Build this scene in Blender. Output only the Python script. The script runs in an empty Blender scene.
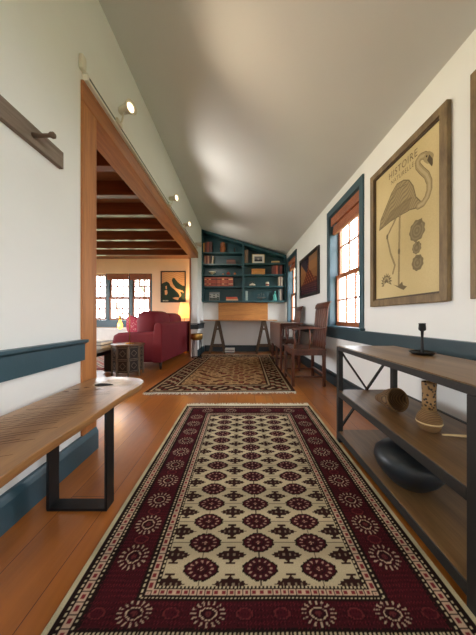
import bpy, bmesh, math, random
import numpy as np
from mathutils import Vector, Matrix
R = random.Random(7)
SC = bpy.context.scene
COL = SC.collection
F, CX, CY, H = 238.0, 241.5, 317.5, 0.95      # focal length (px), vanishing point, eye height (m)

# ------------------------------------------------------------------ materials
def lin(c):
    o = []
    for v in c[:3]:
        v = v/255.0
        o.append(v/12.92 if v <= 0.04045 else ((v+0.055)/1.055)**2.4)
    return (o[0], o[1], o[2], 1.0)

class NT:
    def __init__(s, name):
        s.m = bpy.data.materials.new(name); s.m.use_nodes = True
        s.t = s.m.node_tree; s.b = s.t.nodes['Principled BSDF']
    def n(s, typ, **kw):
        nd = s.t.nodes.new(typ)
        for k, v in kw.items():
            if k in nd.inputs: nd.inputs[k].default_value = v
            else: setattr(nd, k, v)
        return nd
    def l(s, a, b): s.t.links.new(a, b)

def mixc(nt, fac, a, b, mode='MIX'):
    m = nt.n('ShaderNodeMix', data_type='RGBA', blend_type=mode)
    for sock, v in ((m.inputs[0], fac), (m.inputs[6], a), (m.inputs[7], b)):
        if hasattr(v, 'links'): nt.l(v, sock)
        else: sock.default_value = v
    return m.outputs[2]

def paint(name, c, rough=0.6, var=0.06, scale=6, bump=0.02, metallic=0.0, bscale=60, coat=0.0):
    nt = NT(name); col = lin(c)
    tc = nt.n('ShaderNodeTexCoord')
    no = nt.n('ShaderNodeTexNoise', Scale=scale, Detail=4.0); nt.l(tc.outputs['Object'], no.inputs['Vector'])
    d = tuple(max(0, x*(1-var*2)) for x in col[:3])+(1,); u = tuple(min(1, x*(1+var*2)) for x in col[:3])+(1,)
    nt.l(mixc(nt, no.outputs['Fac'], d, u), nt.b.inputs['Base Color'])
    nt.b.inputs['Roughness'].default_value = rough; nt.b.inputs['Metallic'].default_value = metallic
    nt.b.inputs['Coat Weight'].default_value = coat
    if bump:
        n2 = nt.n('ShaderNodeTexNoise', Scale=bscale, Detail=3.0); nt.l(tc.outputs['Object'], n2.inputs['Vector'])
        bp = nt.n('ShaderNodeBump', Strength=bump*10, Distance=0.003)
        nt.l(n2.outputs['Fac'], bp.inputs['Height']); nt.l(bp.outputs['Normal'], nt.b.inputs['Normal'])
    return nt.m

def wood(name, c1, c2, axis='Y', scale=10, rough=0.45, stretch=0.08, bump=0.15, coat=0.0, rings=0.0):
    nt = NT(name)
    tc = nt.n('ShaderNodeTexCoord'); mp = nt.n('ShaderNodeMapping')
    s = [1, 1, 1]; s['XYZ'.index(axis)] = stretch
    mp.inputs['Scale'].default_value = s
    nt.l(tc.outputs['Object'], mp.inputs['Vector'])
    no = nt.n('ShaderNodeTexNoise', Scale=scale, Detail=6.0, Roughness=0.6, Distortion=0.6); nt.l(mp.outputs['Vector'], no.inputs['Vector'])
    n3 = nt.n('ShaderNodeTexNoise', Scale=scale*9, Detail=3.0); nt.l(mp.outputs['Vector'], n3.inputs['Vector'])
    rp = nt.n('ShaderNodeValToRGB'); rp.color_ramp.elements[0].position = 0.32; rp.color_ramp.elements[1].position = 0.68
    rp.color_ramp.elements[0].color = lin(c2); rp.color_ramp.elements[1].color = lin(c1)
    nt.l(no.outputs['Fac'], rp.inputs['Fac'])
    d = mixc(nt, 0.35, rp.outputs['Color'], n3.outputs['Fac'], 'OVERLAY')
    nt.l(d, nt.b.inputs['Base Color'])
    nt.b.inputs['Roughness'].default_value = rough; nt.b.inputs['Coat Weight'].default_value = coat
    nt.b.inputs['Coat Roughness'].default_value = 0.15
    bp = nt.n('ShaderNodeBump', Strength=bump, Distance=0.002)
    nt.l(n3.outputs['Fac'], bp.inputs['Height']); nt.l(bp.outputs['Normal'], nt.b.inputs['Normal'])
    return nt.m

def floor_mat():
    nt = NT('pine_planks')
    tc = nt.n('ShaderNodeTexCoord'); mp = nt.n('ShaderNodeMapping')
    mp.inputs['Rotation'].default_value = (0, 0, math.pi/2); mp.inputs['Location'].default_value = (0.3, 0.055, 0)
    nt.l(tc.outputs['Object'], mp.inputs['Vector'])
    br = nt.n('ShaderNodeTexBrick', Scale=1.0)
    br.inputs['Mortar Size'].default_value = 0.0022; br.inputs['Mortar Smooth'].default_value = 0.3
    br.inputs['Brick Width'].default_value = 2.6; br.inputs['Row Height'].default_value = 0.21
    br.offset = 0.37; br.inputs['Bias'].default_value = 0.0
    br.inputs['Color1'].default_value = lin((188, 116, 50)); br.inputs['Color2'].default_value = lin((156, 90, 36))
    br.inputs['Mortar'].default_value = lin((92, 42, 16))
    nt.l(mp.outputs['Vector'], br.inputs['Vector'])
    m2 = nt.n('ShaderNodeMapping'); m2.inputs['Scale'].default_value = (1, 0.06, 1); nt.l(tc.outputs['Object'], m2.inputs['Vector'])
    no = nt.n('ShaderNodeTexNoise', Scale=14.0, Detail=7.0, Roughness=0.65, Distortion=0.8); nt.l(m2.outputs['Vector'], no.inputs['Vector'])
    n2 = nt.n('ShaderNodeTexNoise', Scale=2.2, Detail=3.0); nt.l(tc.outputs['Object'], n2.inputs['Vector'])
    c = mixc(nt, 0.45, br.outputs['Color'], no.outputs['Fac'], 'OVERLAY')
    c = mixc(nt, 0.3, c, n2.outputs['Fac'], 'OVERLAY')
    nt.l(c, nt.b.inputs['Base Color'])
    mr = nt.n('ShaderNodeMapRange'); mr.inputs['To Min'].default_value = 0.24; mr.inputs['To Max'].default_value = 0.42
    nt.l(no.outputs['Fac'], mr.inputs['Value']); nt.l(mr.outputs['Result'], nt.b.inputs['Roughness'])
    nt.b.inputs['Coat Weight'].default_value = 0.35; nt.b.inputs['Coat Roughness'].default_value = 0.2
    bp = nt.n('ShaderNodeBump', Strength=0.4, Distance=0.004)
    ad = nt.n('ShaderNodeMath', operation='MULTIPLY_ADD'); ad.inputs[1].default_value = -1.0
    m3 = nt.n('ShaderNodeMapping'); m3.inputs['Scale'].default_value = (1, 0.35, 1); nt.l(tc.outputs['Object'], m3.inputs['Vector'])
    n4 = nt.n('ShaderNodeTexNoise', Scale=26.0, Detail=2.0); nt.l(m3.outputs['Vector'], n4.inputs['Vector'])
    nt.l(br.outputs['Fac'], ad.inputs[0]); nt.l(n4.outputs['Fac'], ad.inputs[2])
    nt.l(ad.outputs[0], bp.inputs['Height']); nt.l(bp.outputs['Normal'], nt.b.inputs['Normal'])
    return nt.m

def attr_mat(name, rough=0.9, nscale=350, namt=0.25, bump=0.4, sheen=0.0):
    nt = NT(name)
    a = nt.n('ShaderNodeAttribute', attribute_name='pattern')
    tc = nt.n('ShaderNodeTexCoord')
    no = nt.n('ShaderNodeTexNoise', Scale=nscale, Detail=2.0); nt.l(tc.outputs['Object'], no.inputs['Vector'])
    c = mixc(nt, namt, a.outputs['Color'], no.outputs['Fac'], 'OVERLAY')
    nt.l(c, nt.b.inputs['Base Color']); nt.b.inputs['Roughness'].default_value = rough
    nt.b.inputs['Sheen Weight'].default_value = sheen
    nt.b.inputs['Specular IOR Level'].default_value = 0.05
    if bump:
        bp = nt.n('ShaderNodeBump', Strength=bump, Distance=0.003)
        nt.l(no.outputs['Fac'], bp.inputs['Height']); nt.l(bp.outputs['Normal'], nt.b.inputs['Normal'])
    return nt.m

def glow(name, c, strength):
    nt = NT(name)
    nt.b.inputs['Base Color'].default_value = lin(c)
    nt.b.inputs['Emission Color'].default_value = lin(c); nt.b.inputs['Emission Strength'].default_value = strength
    return nt.m

def pane_mat():
    nt = NT('window_glass')
    nt.t.nodes.remove(nt.b)
    out = nt.t.nodes['Material Output']
    tr = nt.n('ShaderNodeBsdfTransparent'); gl = nt.n('ShaderNodeBsdfGlossy', Roughness=0.03)
    mx = nt.n('ShaderNodeMixShader'); mx.inputs[0].default_value = 0.05; nt.l(tr.outputs[0], mx.inputs[1]); nt.l(gl.outputs[0], mx.inputs[2])
    nt.l(mx.outputs[0], out.inputs['Surface'])
    return nt.m

def shade_mat(name, c, em):
    nt = NT(name)
    nt.b.inputs['Base Color'].default_value = lin(c); nt.b.inputs['Roughness'].default_value = 0.8
    tl = nt.n('ShaderNodeBsdfTranslucent', Color=lin(c))
    mx = nt.n('ShaderNodeMixShader'); mx.inputs[0].default_value = 0.6
    out = nt.t.nodes['Material Output']
    nt.l(nt.b.outputs[0], mx.inputs[1]); nt.l(tl.outputs[0], mx.inputs[2]); nt.l(mx.outputs[0], out.inputs['Surface'])
    nt.b.inputs['Emission Color'].default_value = lin(c); nt.b.inputs['Emission Strength'].default_value = em
    return nt.m

def slat_mat(name, c1, c2, axis='Z', scale=60):
    nt = NT(name)
    tc = nt.n('ShaderNodeTexCoord')
    w = nt.n('ShaderNodeTexWave', Scale=scale, Distortion=1.2, Detail=2.0); w.bands_direction = axis
    nt.l(tc.outputs['Object'], w.inputs['Vector'])
    no = nt.n('ShaderNodeTexNoise', Scale=9.0, Detail=3.0); nt.l(tc.outputs['Object'], no.inputs['Vector'])
    c = mixc(nt, w.outputs['Fac'], lin(c1), lin(c2)); c = mixc(nt, 0.4, c, no.outputs['Fac'], 'OVERLAY')
    nt.l(c, nt.b.inputs['Base Color']); nt.b.inputs['Roughness'].default_value = 0.7
    bp = nt.n('ShaderNodeBump', Strength=0.5, Distance=0.004)
    nt.l(w.outputs['Fac'], bp.inputs['Height']); nt.l(bp.outputs['Normal'], nt.b.inputs['Normal'])
    return nt.m

def specks(name, c1, c2, scale=40, thr=0.35, rough=0.6):
    nt = NT(name)
    tc = nt.n('ShaderNodeTexCoord')
    v = nt.n('ShaderNodeTexVoronoi', Scale=scale); v.feature = 'F1'; nt.l(tc.outputs['Object'], v.inputs['Vector'])
    rp = nt.n('ShaderNodeValToRGB'); rp.color_ramp.elements[0].position = thr-0.06; rp.color_ramp.elements[1].position = thr+0.06
    rp.color_ramp.elements[0].color = lin(c1); rp.color_ramp.elements[1].color = lin(c2)
    nt.l(v.outputs['Distance'], rp.inputs['Fac']); nt.l(rp.outputs['Color'], nt.b.inputs['Base Color'])
    nt.b.inputs['Roughness'].default_value = rough
    bp = nt.n('ShaderNodeBump', Strength=0.5, Distance=0.004); nt.l(v.outputs['Distance'], bp.inputs['Height']); nt.l(bp.outputs['Normal'], nt.b.inputs['Normal'])
    return nt.m

M = {}
M['wall'] = paint('plaster_white', (233, 232, 228), 0.75, 0.02, 3, 0.02)
M['wall_side'] = paint('plaster_warm_lit', (238, 200, 164), 0.75, 0.03, 3, 0.02)  # cream plaster with the room's warm light put into its colour
M['ceiling'] = paint('ceiling_white', (210, 210, 207), 0.5, 0.02, 2, 0.015)
M['floor'] = floor_mat()
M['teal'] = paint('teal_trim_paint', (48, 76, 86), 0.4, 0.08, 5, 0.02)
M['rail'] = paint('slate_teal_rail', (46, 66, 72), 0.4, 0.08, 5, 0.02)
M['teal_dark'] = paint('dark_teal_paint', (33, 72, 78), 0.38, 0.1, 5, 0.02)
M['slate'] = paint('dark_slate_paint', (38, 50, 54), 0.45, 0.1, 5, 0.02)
M['beam'] = wood('pine_beam', (182, 116, 64), (140, 80, 40), 'Y', 12, 0.4, 0.06)
M['post'] = wood('pine_post', (186, 122, 66), (154, 92, 46), 'Z', 12, 0.45, 0.06)
M['joist'] = wood('joist_wood', (120, 60, 34), (84, 36, 20), 'X', 12, 0.3, 0.06, coat=0.3)
M['deck'] = wood('ceiling_boards', (140, 92, 60), (108, 66, 40), 'X', 10, 0.5, 0.06)
M['sash'] = wood('sash_wood', (176, 104, 60), (140, 76, 40), 'Z', 14, 0.4, 0.1)
M['glass'] = pane_mat()
M['blind'] = slat_mat('bamboo_blind', (120, 62, 40), (176, 112, 78), 'Z', 40)
M['bench'] = wood('bench_slab', (184, 136, 84), (142, 96, 54), 'Y', 9, 0.35, 0.07, coat=0.3)
M['black'] = paint('black_steel', (22, 22, 23), 0.45, 0.1, 10, 0.01, 0.3)
M['iron'] = paint('dark_iron', (42, 40, 38), 0.5, 0.1, 10, 0.02, 0.2)
M['console_wood'] = wood('console_wood', (136, 104, 68), (100, 72, 44), 'Y', 12, 0.4, 0.06)
M['rustic'] = wood('weathered_board', (150, 134, 118), (100, 84, 72), 'Y', 14, 0.75, 0.08, 0.5)
M['peg'] = wood('peg_wood', (122, 98, 78), (88, 68, 52), 'X', 14, 0.6, 0.1)
M['frame_wood'] = wood('frame_wood', (132, 108, 70), (94, 74, 46), 'Z', 16, 0.5, 0.2, 0.4)
M['frame_lip'] = paint('frame_lip', (72, 54, 32), 0.5)
M['gilt'] = paint('gilt_edge', (196, 166, 104), 0.45)
M['poster'] = attr_mat('poster_print', 0.7, 120, 0.12, 0)
M['print'] = attr_mat('picture_print', 0.6, 200, 0.1, 0)
M['rug'] = attr_mat('rug_pile', 0.95, 420, 0.35, 0.5, 0.0)
M['rug2'] = attr_mat('rug_pile_floral', 0.95, 300, 0.3, 0.5, 0.0)
M['fringe'] = paint('fringe_cotton', (226, 214, 192), 0.95)
M['ink'] = paint('ink', (110, 92, 62), 0.8)
M['chair'] = wood('chair_mahogany', (108, 60, 40), (62, 30, 20), 'Z', 12, 0.32, 0.08, coat=0.3)
M['table'] = wood('table_mahogany', (118, 62, 38), (80, 38, 22), 'Z', 12, 0.3, 0.08, coat=0.3)
M['sofa'] = paint('red_velvet', (112, 8, 24), 0.75, 0.1, 5, 0.03)
M['sofa'].node_tree.nodes['Principled BSDF'].inputs['Sheen Weight'].default_value = 0.0
M['pillow'] = specks('pillow_print', (206, 150, 140), (168, 36, 60), 26, 0.3, 0.85)
M['sofa_leg'] = paint('sofa_leg_wood', (48, 26, 20), 0.4)
M['carved'] = specks('carved_dark_wood', (70, 46, 32), (36, 22, 15), 60, 0.25)
M['inlay'] = paint('bone_inlay', (112, 96, 78), 0.5, 0.2, 40)
M['carved_top'] = wood('carved_top', (120, 88, 60), (70, 46, 30), 'X', 14, 0.4, 0.2)
M['brass'] = paint('brass', (184, 142, 74), 0.3, 0.08, 8, 0, 0.9)
M['grey_stone'] = paint('grey_top', (128, 126, 122), 0.3, 0.1, 8)
M['paper'] = paint('paper_white', (222, 218, 208), 0.7)
M['white_paint'] = paint('white_paint', (232, 228, 218), 0.4)
M['cream_metal'] = paint('cream_metal', (214, 206, 188), 0.4, 0.03, 6, 0)
M['bulb'] = glow('lit_bulb', (255, 230, 190), 2.2)
M['filament'] = glow('amber_bulb', (255, 176, 62), 4.0)
M['shade'] = shade_mat('lamp_shade_cloth', (250, 222, 160), 0.7)
M['oak'] = wood('orange_oak_board', (204, 142, 74), (176, 112, 52), 'X', 10, 0.45, 0.08)
M['trestle'] = wood('trestle_wood', (108, 84, 62), (72, 54, 38), 'Z', 12, 0.6, 0.1)
M['woven'] = slat_mat('woven_cane', (150, 112, 66), (92, 62, 32), 'Z', 46)
M['woven_lattice'] = specks('open_cane_lattice', (44, 28, 14), (158, 122, 76), 75, 0.40)
M['basket'] = slat_mat('basket_weave', (128, 96, 58), (74, 50, 28), 'X', 50)
M['bone'] = paint('bone_stick', (204, 176, 126), 0.4)
M['vase'] = paint('matte_black_glaze', (34, 40, 45), 0.4, 0.1, 6, 0.01)
M['dark_print'] = paint('dark_frame', (34, 26, 24), 0.4)
M['bark'] = paint('bark', (150, 146, 136), 0.9, 0.2, 8)
M['leafm'] = paint('foliage', (150, 162, 122), 0.8, 0.2, 6)
M['grass'] = paint('lawn', (126, 134, 92), 0.9, 0.2, 2)
M['hole'] = paint('knot_hole', (22, 14, 10), 0.9)
M['burnt'] = wood('pale_knot_rim', (206, 180, 146), (150, 116, 80), 'X', 18, 0.4, 0.4)
M['saw'] = paint('saw_mark', (88, 56, 32), 0.7)
M['pewter'] = paint('pewter', (92, 92, 88), 0.4, 0.1, 10, 0, 0.6)
M['verdigris'] = paint('verdigris', (72, 150, 140), 0.6)
M['porcelain'] = paint('porcelain', (208, 196, 168), 0.3)
M['redclay'] = paint('red_clay', (140, 44, 34), 0.5)
M['orangeclay'] = paint('orange_clay', (196, 104, 40), 0.5)
M['carvedfig'] = wood('carved_figure_wood', (156, 94, 52), (104, 56, 28), 'Z', 16, 0.5, 0.3)
_bk = {}
def book_mat(c):
    c = tuple(min(235, int(v*1.2+8)) for v in c)
    if c not in _bk: _bk[c] = paint('book_cloth_%d' % len(_bk), c, 0.6, 0.12, 20, 0.01)
    return _bk[c]

# ------------------------------------------------------------------ mesh helpers
class MB:
    def __init__(s): s.v = []; s.f = []; s.sm = []
    def add(s, vs, fs, smooth=False):
        o = len(s.v); s.v += [tuple(v) for v in vs]
        for f in fs: s.f.append(tuple(i+o for i in f)); s.sm.append(smooth)
        return s
    def box(s, x0, x1, y0, y1, z0, z1, mat=None):
        vs = [Vector((x, y, z)) for z in (z0, z1) for y in (y0, y1) for x in (x0, x1)]
        if mat: vs = [mat @ v for v in vs]
        return s.add(vs, [(0, 2, 3, 1), (4, 5, 7, 6), (0, 1, 5, 4), (2, 6, 7, 3), (0, 4, 6, 2), (1, 3, 7, 5)])
    def bar(s, a, b, w, t, side=None):            # rectangular bar a->b, w along side, t across
        a, b = Vector(a), Vector(b); d = (b-a).normalized()
        sd = Vector(side) if side else (Vector((0, 0, 1)) if abs(d.z) < .9 else Vector((1, 0, 0)))
        sd = (sd-d*sd.dot(d)).normalized(); up = d.cross(sd)
        vs = []
        for p in (a, b):
            for i, j in ((-1, -1), (1, -1), (1, 1), (-1, 1)): vs.append(p+sd*w/2*i+up*t/2*j)
        return s.add(vs, [(3, 2, 1, 0), (4, 5, 6, 7), (0, 1, 5, 4), (1, 2, 6, 5), (2, 3, 7, 6), (3, 0, 4, 7)])
    def tube(s, pts, r, n=10, closed_ends=True):
        pts = [Vector(p) for p in pts]; rs = r if isinstance(r, (list, tuple)) else [r]*len(pts)
        rings = []; prev = None
        for i, p in enumerate(pts):
            d = (pts[min(i+1, len(pts)-1)]-pts[max(i-1, 0)]).normalized()
            if prev is None:
                u = d.orthogonal().normalized()
            else:
                u = (prev-d*prev.dot(d)).normalized()
            prev = u; w = d.cross(u)
            rings.append([p+(u*math.cos(2*math.pi*k/n)+w*math.sin(2*math.pi*k/n))*rs[i] for k in range(n)])
        vs = [v for rg in rings for v in rg]; fs = []
        for i in range(len(pts)-1):
            for k in range(n):
                fs.append((i*n+k, i*n+(k+1) % n, (i+1)*n+(k+1) % n, (i+1)*n+k))
        s.add(vs, fs, True)
        if closed_ends:
            s.add(rings[0], [tuple(reversed(range(n)))]); s.add(rings[-1], [tuple(range(n))])
        return s
    def lathe(s, prof, n=32, c=(0, 0, 0), mat=None):
        vs = []
        for r, z in prof:
            for k in range(n):
                a = 2*math.pi*k/n; v = Vector((c[0]+r*math.cos(a), c[1]+r*math.sin(a), c[2]+z))
                vs.append(mat @ v if mat else v)
        fs = []
        for i in range(len(prof)-1):
            for k in range(n):
                fs.append((i*n+k, i*n+(k+1) % n, (i+1)*n+(k+1) % n, (i+1)*n+k))
        s.add(vs, fs, True)
        if prof[0][0] > 1e-5: s.add(vs[:n], [tuple(reversed(range(n)))])
        if prof[-1][0] > 1e-5: s.add(vs[-n:], [tuple(range(n))])
        return s
    def prism(s, poly, a, b, smooth=False):       # poly: list of 3D points, extruded from offset a to offset b
        n = len(poly); a, b = Vector(a), Vector(b)
        vs = [Vector(p)+a for p in poly]+[Vector(p)+b for p in poly]
        s.add(vs, [tuple(reversed(range(n))), tuple(range(n, 2*n))])
        s.add(vs, [(i, (i+1) % n, n+(i+1) % n, n+i) for i in range(n)], smooth)
        return s
    def puff(s, c, half, e=0.45, n=20, mat=None):  # rounded cushion (superellipsoid)
        def pw(v): return math.copysign(abs(v)**e, v)
        vs = []; fs = []; m = n//2
        for i in range(m+1):
            ph = -math.pi/2+math.pi*i/m
            for k in range(n):
                th = 2*math.pi*k/n
                v = Vector((half[0]*pw(math.cos(ph))*pw(math.cos(th)), half[1]*pw(math.cos(ph))*pw(math.sin(th)), half[2]*pw(math.sin(ph))))+Vector(c)
                vs.append(mat @ v if mat else v)
        for i in range(m):
            for k in range(n): fs.append((i*n+k, i*n+(k+1) % n, (i+1)*n+(k+1) % n, (i+1)*n+k))
        return s.add(vs, fs, True)

def mkmesh(name, mb, mat, bevel=0.0, recalc=True):
    me = bpy.data.meshes.new(name); me.from_pydata(mb.v, [], mb.f)
    me.polygons.foreach_set('use_smooth', mb.sm)
    bm = bmesh.new(); bm.from_mesh(me)
    bmesh.ops.remove_doubles(bm, verts=bm.verts, dist=1e-6)
    if recalc: bmesh.ops.recalc_face_normals(bm, faces=bm.faces)
    bm.to_mesh(me); bm.free()
    me.materials.append(mat)
    return me

def tag(o, label=None, cat=None, group=None, kind=None):
    if label: o['label'] = label
    if cat: o['category'] = cat
    if group: o['group'] = group
    if kind: o['kind'] = kind
    return o

def bev(o, w, seg=2):
    if w:
        md = o.modifiers.new('bevel', 'BEVEL'); md.width = w; md.segments = seg; md.limit_method = 'ANGLE'; md.angle_limit = math.radians(50)
        md.harden_normals = False
    return o

def thing(name, label, cat, loc=(0, 0, 0), group=None):
    o = bpy.data.objects.new(name, None); COL.objects.link(o); o.location = loc; o.empty_display_size = 0.1
    return tag(o, label, cat, group)

def part(name, mb, mat, parent, bevel=0.0, label=None):        # geometry in world coordinates
    o = bpy.data.objects.new(name, mkmesh(name, mb, mat)); COL.objects.link(o)
    o.parent = parent
    off = Vector((0, 0, 0)); p = parent
    while p: off += Vector(p.location); p = p.parent
    o.data.transform(Matrix.Translation(-off))
    bev(o, bevel)
    if label: o['label'] = label
    return o

def solo(name, mb, mat, label=None, cat=None, group=None, kind=None, bevel=0.0, recentre=True):
    o = bpy.data.objects.new(name, mkmesh(name, mb, mat)); COL.objects.link(o)
    if recentre:
        vs = o.data.vertices; co = np.empty(len(vs)*3); vs.foreach_get('co', co); co = co.reshape(-1, 3)
        c = (co.min(0)+co.max(0))/2; c[2] = co[:, 2].min(); c = Vector(c.tolist())
        o.data.transform(Matrix.Translation(-c)); o.location = c
    bev(o, bevel)
    return tag(o, label, cat, group, kind)

def struct(name, mb, mat, bevel=0.0): return solo(name, mb, mat, kind='structure', bevel=bevel, recentre=False)

def dup(root, loc, rotz, label=None):
    r = root.copy(); COL.objects.link(r); r.location = loc; r.rotation_euler = (0, 0, rotz)
    if label: r['label'] = label
    for ch in list(root.children):
        c = ch.copy(); COL.objects.link(c); c.parent = r
        for g in list(ch.children):
            d = g.copy(); COL.objects.link(d); d.parent = c
    return r

def pattern_grid(name, x0, x1, y0, y1, nx, ny, fn, place, mat, parent):
    """a fine grid sheet; fn(X,Y)->rgb array gives the dyed pattern, place(X,Y)->xyz its position"""
    xs = np.linspace(x0, x1, nx); ys = np.linspace(y0, y1, ny)
    X, Y = np.meshgrid(xs, ys); P = place(X, Y).reshape(-1, 3)
    i = np.arange(nx*ny).reshape(ny, nx)
    q = np.stack([i[:-1, :-1], i[:-1, 1:], i[1:, 1:], i[1:, :-1]], -1).reshape(-1, 4)
    me = bpy.data.meshes.new(name)
    me.vertices.add(nx*ny); me.vertices.foreach_set('co', P.astype(np.float32).ravel())
    me.loops.add(q.size); me.loops.foreach_set('vertex_index', q.astype(np.int32).ravel())
    me.polygons.add(len(q)); me.polygons.foreach_set('loop_start', np.arange(0, q.size, 4, dtype=np.int32))
    me.update(calc_edges=True)
    rgb = fn(X, Y).reshape(-1, 3)/255.0
    l = np.where(rgb <= 0.04045, rgb/12.92, ((rgb+0.055)/1.055)**2.4)
    a = me.color_attributes.new('pattern', 'FLOAT_COLOR', 'POINT')
    a.data.foreach_set('color', np.concatenate([l, np.ones((len(l), 1))], 1).astype(np.float32).ravel())
    me.materials.append(mat); me.validate()
    o = bpy.data.objects.new(name, me); COL.objects.link(o)
    if parent:
        o.parent = parent; off = Vector((0, 0, 0)); p = parent
        while p: off += Vector(p.location); p = p.parent
        me.transform(Matrix.Translation(-off))
    return o

# drawing helpers for patterns (numpy)
def inpoly(X, Y, poly):
    r = np.zeros(X.shape, bool); n = len(poly)
    for i in range(n):
        x1, y1 = poly[i]; x2, y2 = poly[(i+1) % n]
        if y1 == y2: continue
        c = ((y1 > Y) != (y2 > Y)) & (X < (x2-x1)*(Y-y1)/(y2-y1)+x1); r ^= c
    return r
def dline(X, Y, pts):
    d = np.full(X.shape, 1e9)
    for (x1, y1), (x2, y2) in zip(pts[:-1], pts[1:]):
        dx, dy = x2-x1, y2-y1; L = dx*dx+dy*dy+1e-12
        t = np.clip(((X-x1)*dx+(Y-y1)*dy)/L, 0, 1)
        d = np.minimum(d, np.hypot(X-x1-t*dx, Y-y1-t*dy))
    return d
def put(img, mask, c, a=1.0): img[mask] = img[mask]*(1-a)+np.array(c, float)*a

# ------------------------------------------------------------------ room dimensions
XL = -1.075; WT = 0.17
YB = 6.70; YN = -2.2
def xr(y): return 1.412-0.0273*y                       # the right wall is not quite parallel to the left one
def zc(x): return 3.335-(x-XL)*0.2815                  # sloping ceiling
AR = math.atan2(-0.0273, 1.0)
WD = Vector((-0.0273, 1.0, 0)).normalized(); WN = Vector((-1.0, -0.0273, 0)).normalized()   # along / into the room
def RW(y, z, d=0.0):                                   # point on right wall at depth y, d metres into the room
    return Vector((xr(y), y, z))+WN*d

# --- floor, ceiling
struct('floor', MB().box(-5.1, 1.75, YN-0.1, YB+0.1, -0.12, 0.0), M['floor'])
mb = MB(); xa, xb = XL-0.25, 1.75
mb.prism([(xa, 0, zc(xa)), (xb, 0, zc(xb)), (xb, 0, zc(xb)+.12), (xa, 0, zc(xa)+.12)], (0, YN-0.1, 0), (0, YB+.1, 0))
struct('ceiling', mb, M['ceiling'])

def holed_wall(name, P, s0, s1, z0, z1, holes, mat, th):
    """P(s,z,d) -> point; d=0 the room face, d=-th outside. holes (s0,s1,z0,z1)"""
    S = sorted(set([s0, s1]+[h for q in holes for h in q[:2]])); Z = sorted(set([z0, z1]+[h for q in holes for h in q[2:]]))
    S = [s for s in S if s0 <= s <= s1]; Z = [z for z in Z if z0 <= z <= z1]
    def solid(i, j):
        if not (0 <= i < len(S)-1 and 0 <= j < len(Z)-1): return False
        cs, cz = (S[i]+S[i+1])/2, (Z[j]+Z[j+1])/2
        return not any(h[0] < cs < h[1] and h[2] < cz < h[3] for h in holes)
    mb = MB()
    for i in range(len(S)-1):
        for j in range(len(Z)-1):
            if not solid(i, j): continue
            a, b, c, d = S[i], S[i+1], Z[j], Z[j+1]
            mb.add([P(a, c, 0), P(b, c, 0), P(b, d, 0), P(a, d, 0)], [(0, 1, 2, 3)])
            mb.add([P(a, c, -th), P(b, c, -th), P(b, d, -th), P(a, d, -th)], [(3, 2, 1, 0)])
            for (di, dj, e) in ((-1, 0, ((a, c), (a, d))), (1, 0, ((b, c), (b, d))), (0, -1, ((a, c), (b, c))), (0, 1, ((a, d), (b, d)))):
                if not solid(i+di, j+dj):
                    (p, q), (r, t) = e
                    mb.add([P(p, q, 0), P(r, t, 0), P(r, t, -th), P(p, q, -th)], [(0, 1, 2, 3)])
    return struct(name, mb, mat)

# right windows: (far y, near y, bottom, top) of the casing
CW = 0.075
WIN_R = [(3.61, 2.60, 0.80, 2.52), (6.38, 5.44, 0.80, 2.52), (-.25, -1.75, 0.80, 2.52)]   # the third is invented, behind the viewer, to let in daylight
holesR = [(n+CW, f-CW, 0.83, t-CW-0.02) for f, n, b, t in WIN_R]
holed_wall('wall_right', lambda s, z, d: RW(s, z, d), YN, YB, 0, 2.78, holesR, M['wall'], 0.22)
# left wall with the wide opening to the sitting room
OP = (1.59, 5.80, 0.0, 2.54)
holed_wall('wall_left', lambda s, z, d: Vector((XL+d, s, z)), YN, YB, 0, 3.36, [OP], M['wall'], WT)
# far wall of the passage room and of the sitting room
struct('wall_back', MB().box(XL-WT, 1.5, YB, YB+.15, 0, 3.45), M['wall'])
WS = (-4.55, -2.52, 0.87, 2.20)                         # sitting room window opening
holed_wall('wall_side_room_far', lambda s, z, d: Vector((s, YB-d, z)), -5.0, XL-WT, 0, 2.75, [WS], M['wall_side'], 0.24)
holed_wall('wall_side_room_left', lambda s, z, d: Vector((-5.0+d, s, z)), -0.6, YB, 0, 2.75, [(2.2, 5.2, 0.75, 2.2)], M['wall_side'], 0.2)  # unseen opening, added to bring daylight into the sitting room
struct('wall_side_room_near', MB().box(-5.1, XL-WT, -0.75, -0.6, 0, 2.75), M['wall_side'])
holed_wall('wall_near', lambda s, z, d: Vector((s, YN+d, z)), XL-.1, 1.55, 0, 3.4, [(-0.10, 0.50, 0.25, 2.35)], M['wall'], 0.15)  # hole for the invented glazed door

# sitting room ceiling: boards on joists
struct('ceiling_side_room', MB().box(-5.1, XL-WT, -0.7, YB+.1, 2.60, 2.70), M['deck'])
for i in range(10):
    y = 5.66-0.55*i
    struct('ceiling_joist', MB().box(-5.0, XL-WT+0.01, y-0.045, y+0.045, 2.425, 2.60), M['joist'], 0.004)
# post and beam of the opening (left bare)
struct('trim_1', MB().box(XL-WT-.005, XL+0.014, 1.59, 1.745, 0, 2.40), M['post'], 0.004)
struct('trim_2', MB().box(XL-WT-.005, XL+0.018, 1.59, 5.82, 2.40, 2.545), M['beam'], 0.006)
struct('trim_3', MB().box(XL-WT-.02, XL-WT+0.012, 5.78, 5.84, 0, 2.40), M['sash'], 0.003)
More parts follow.
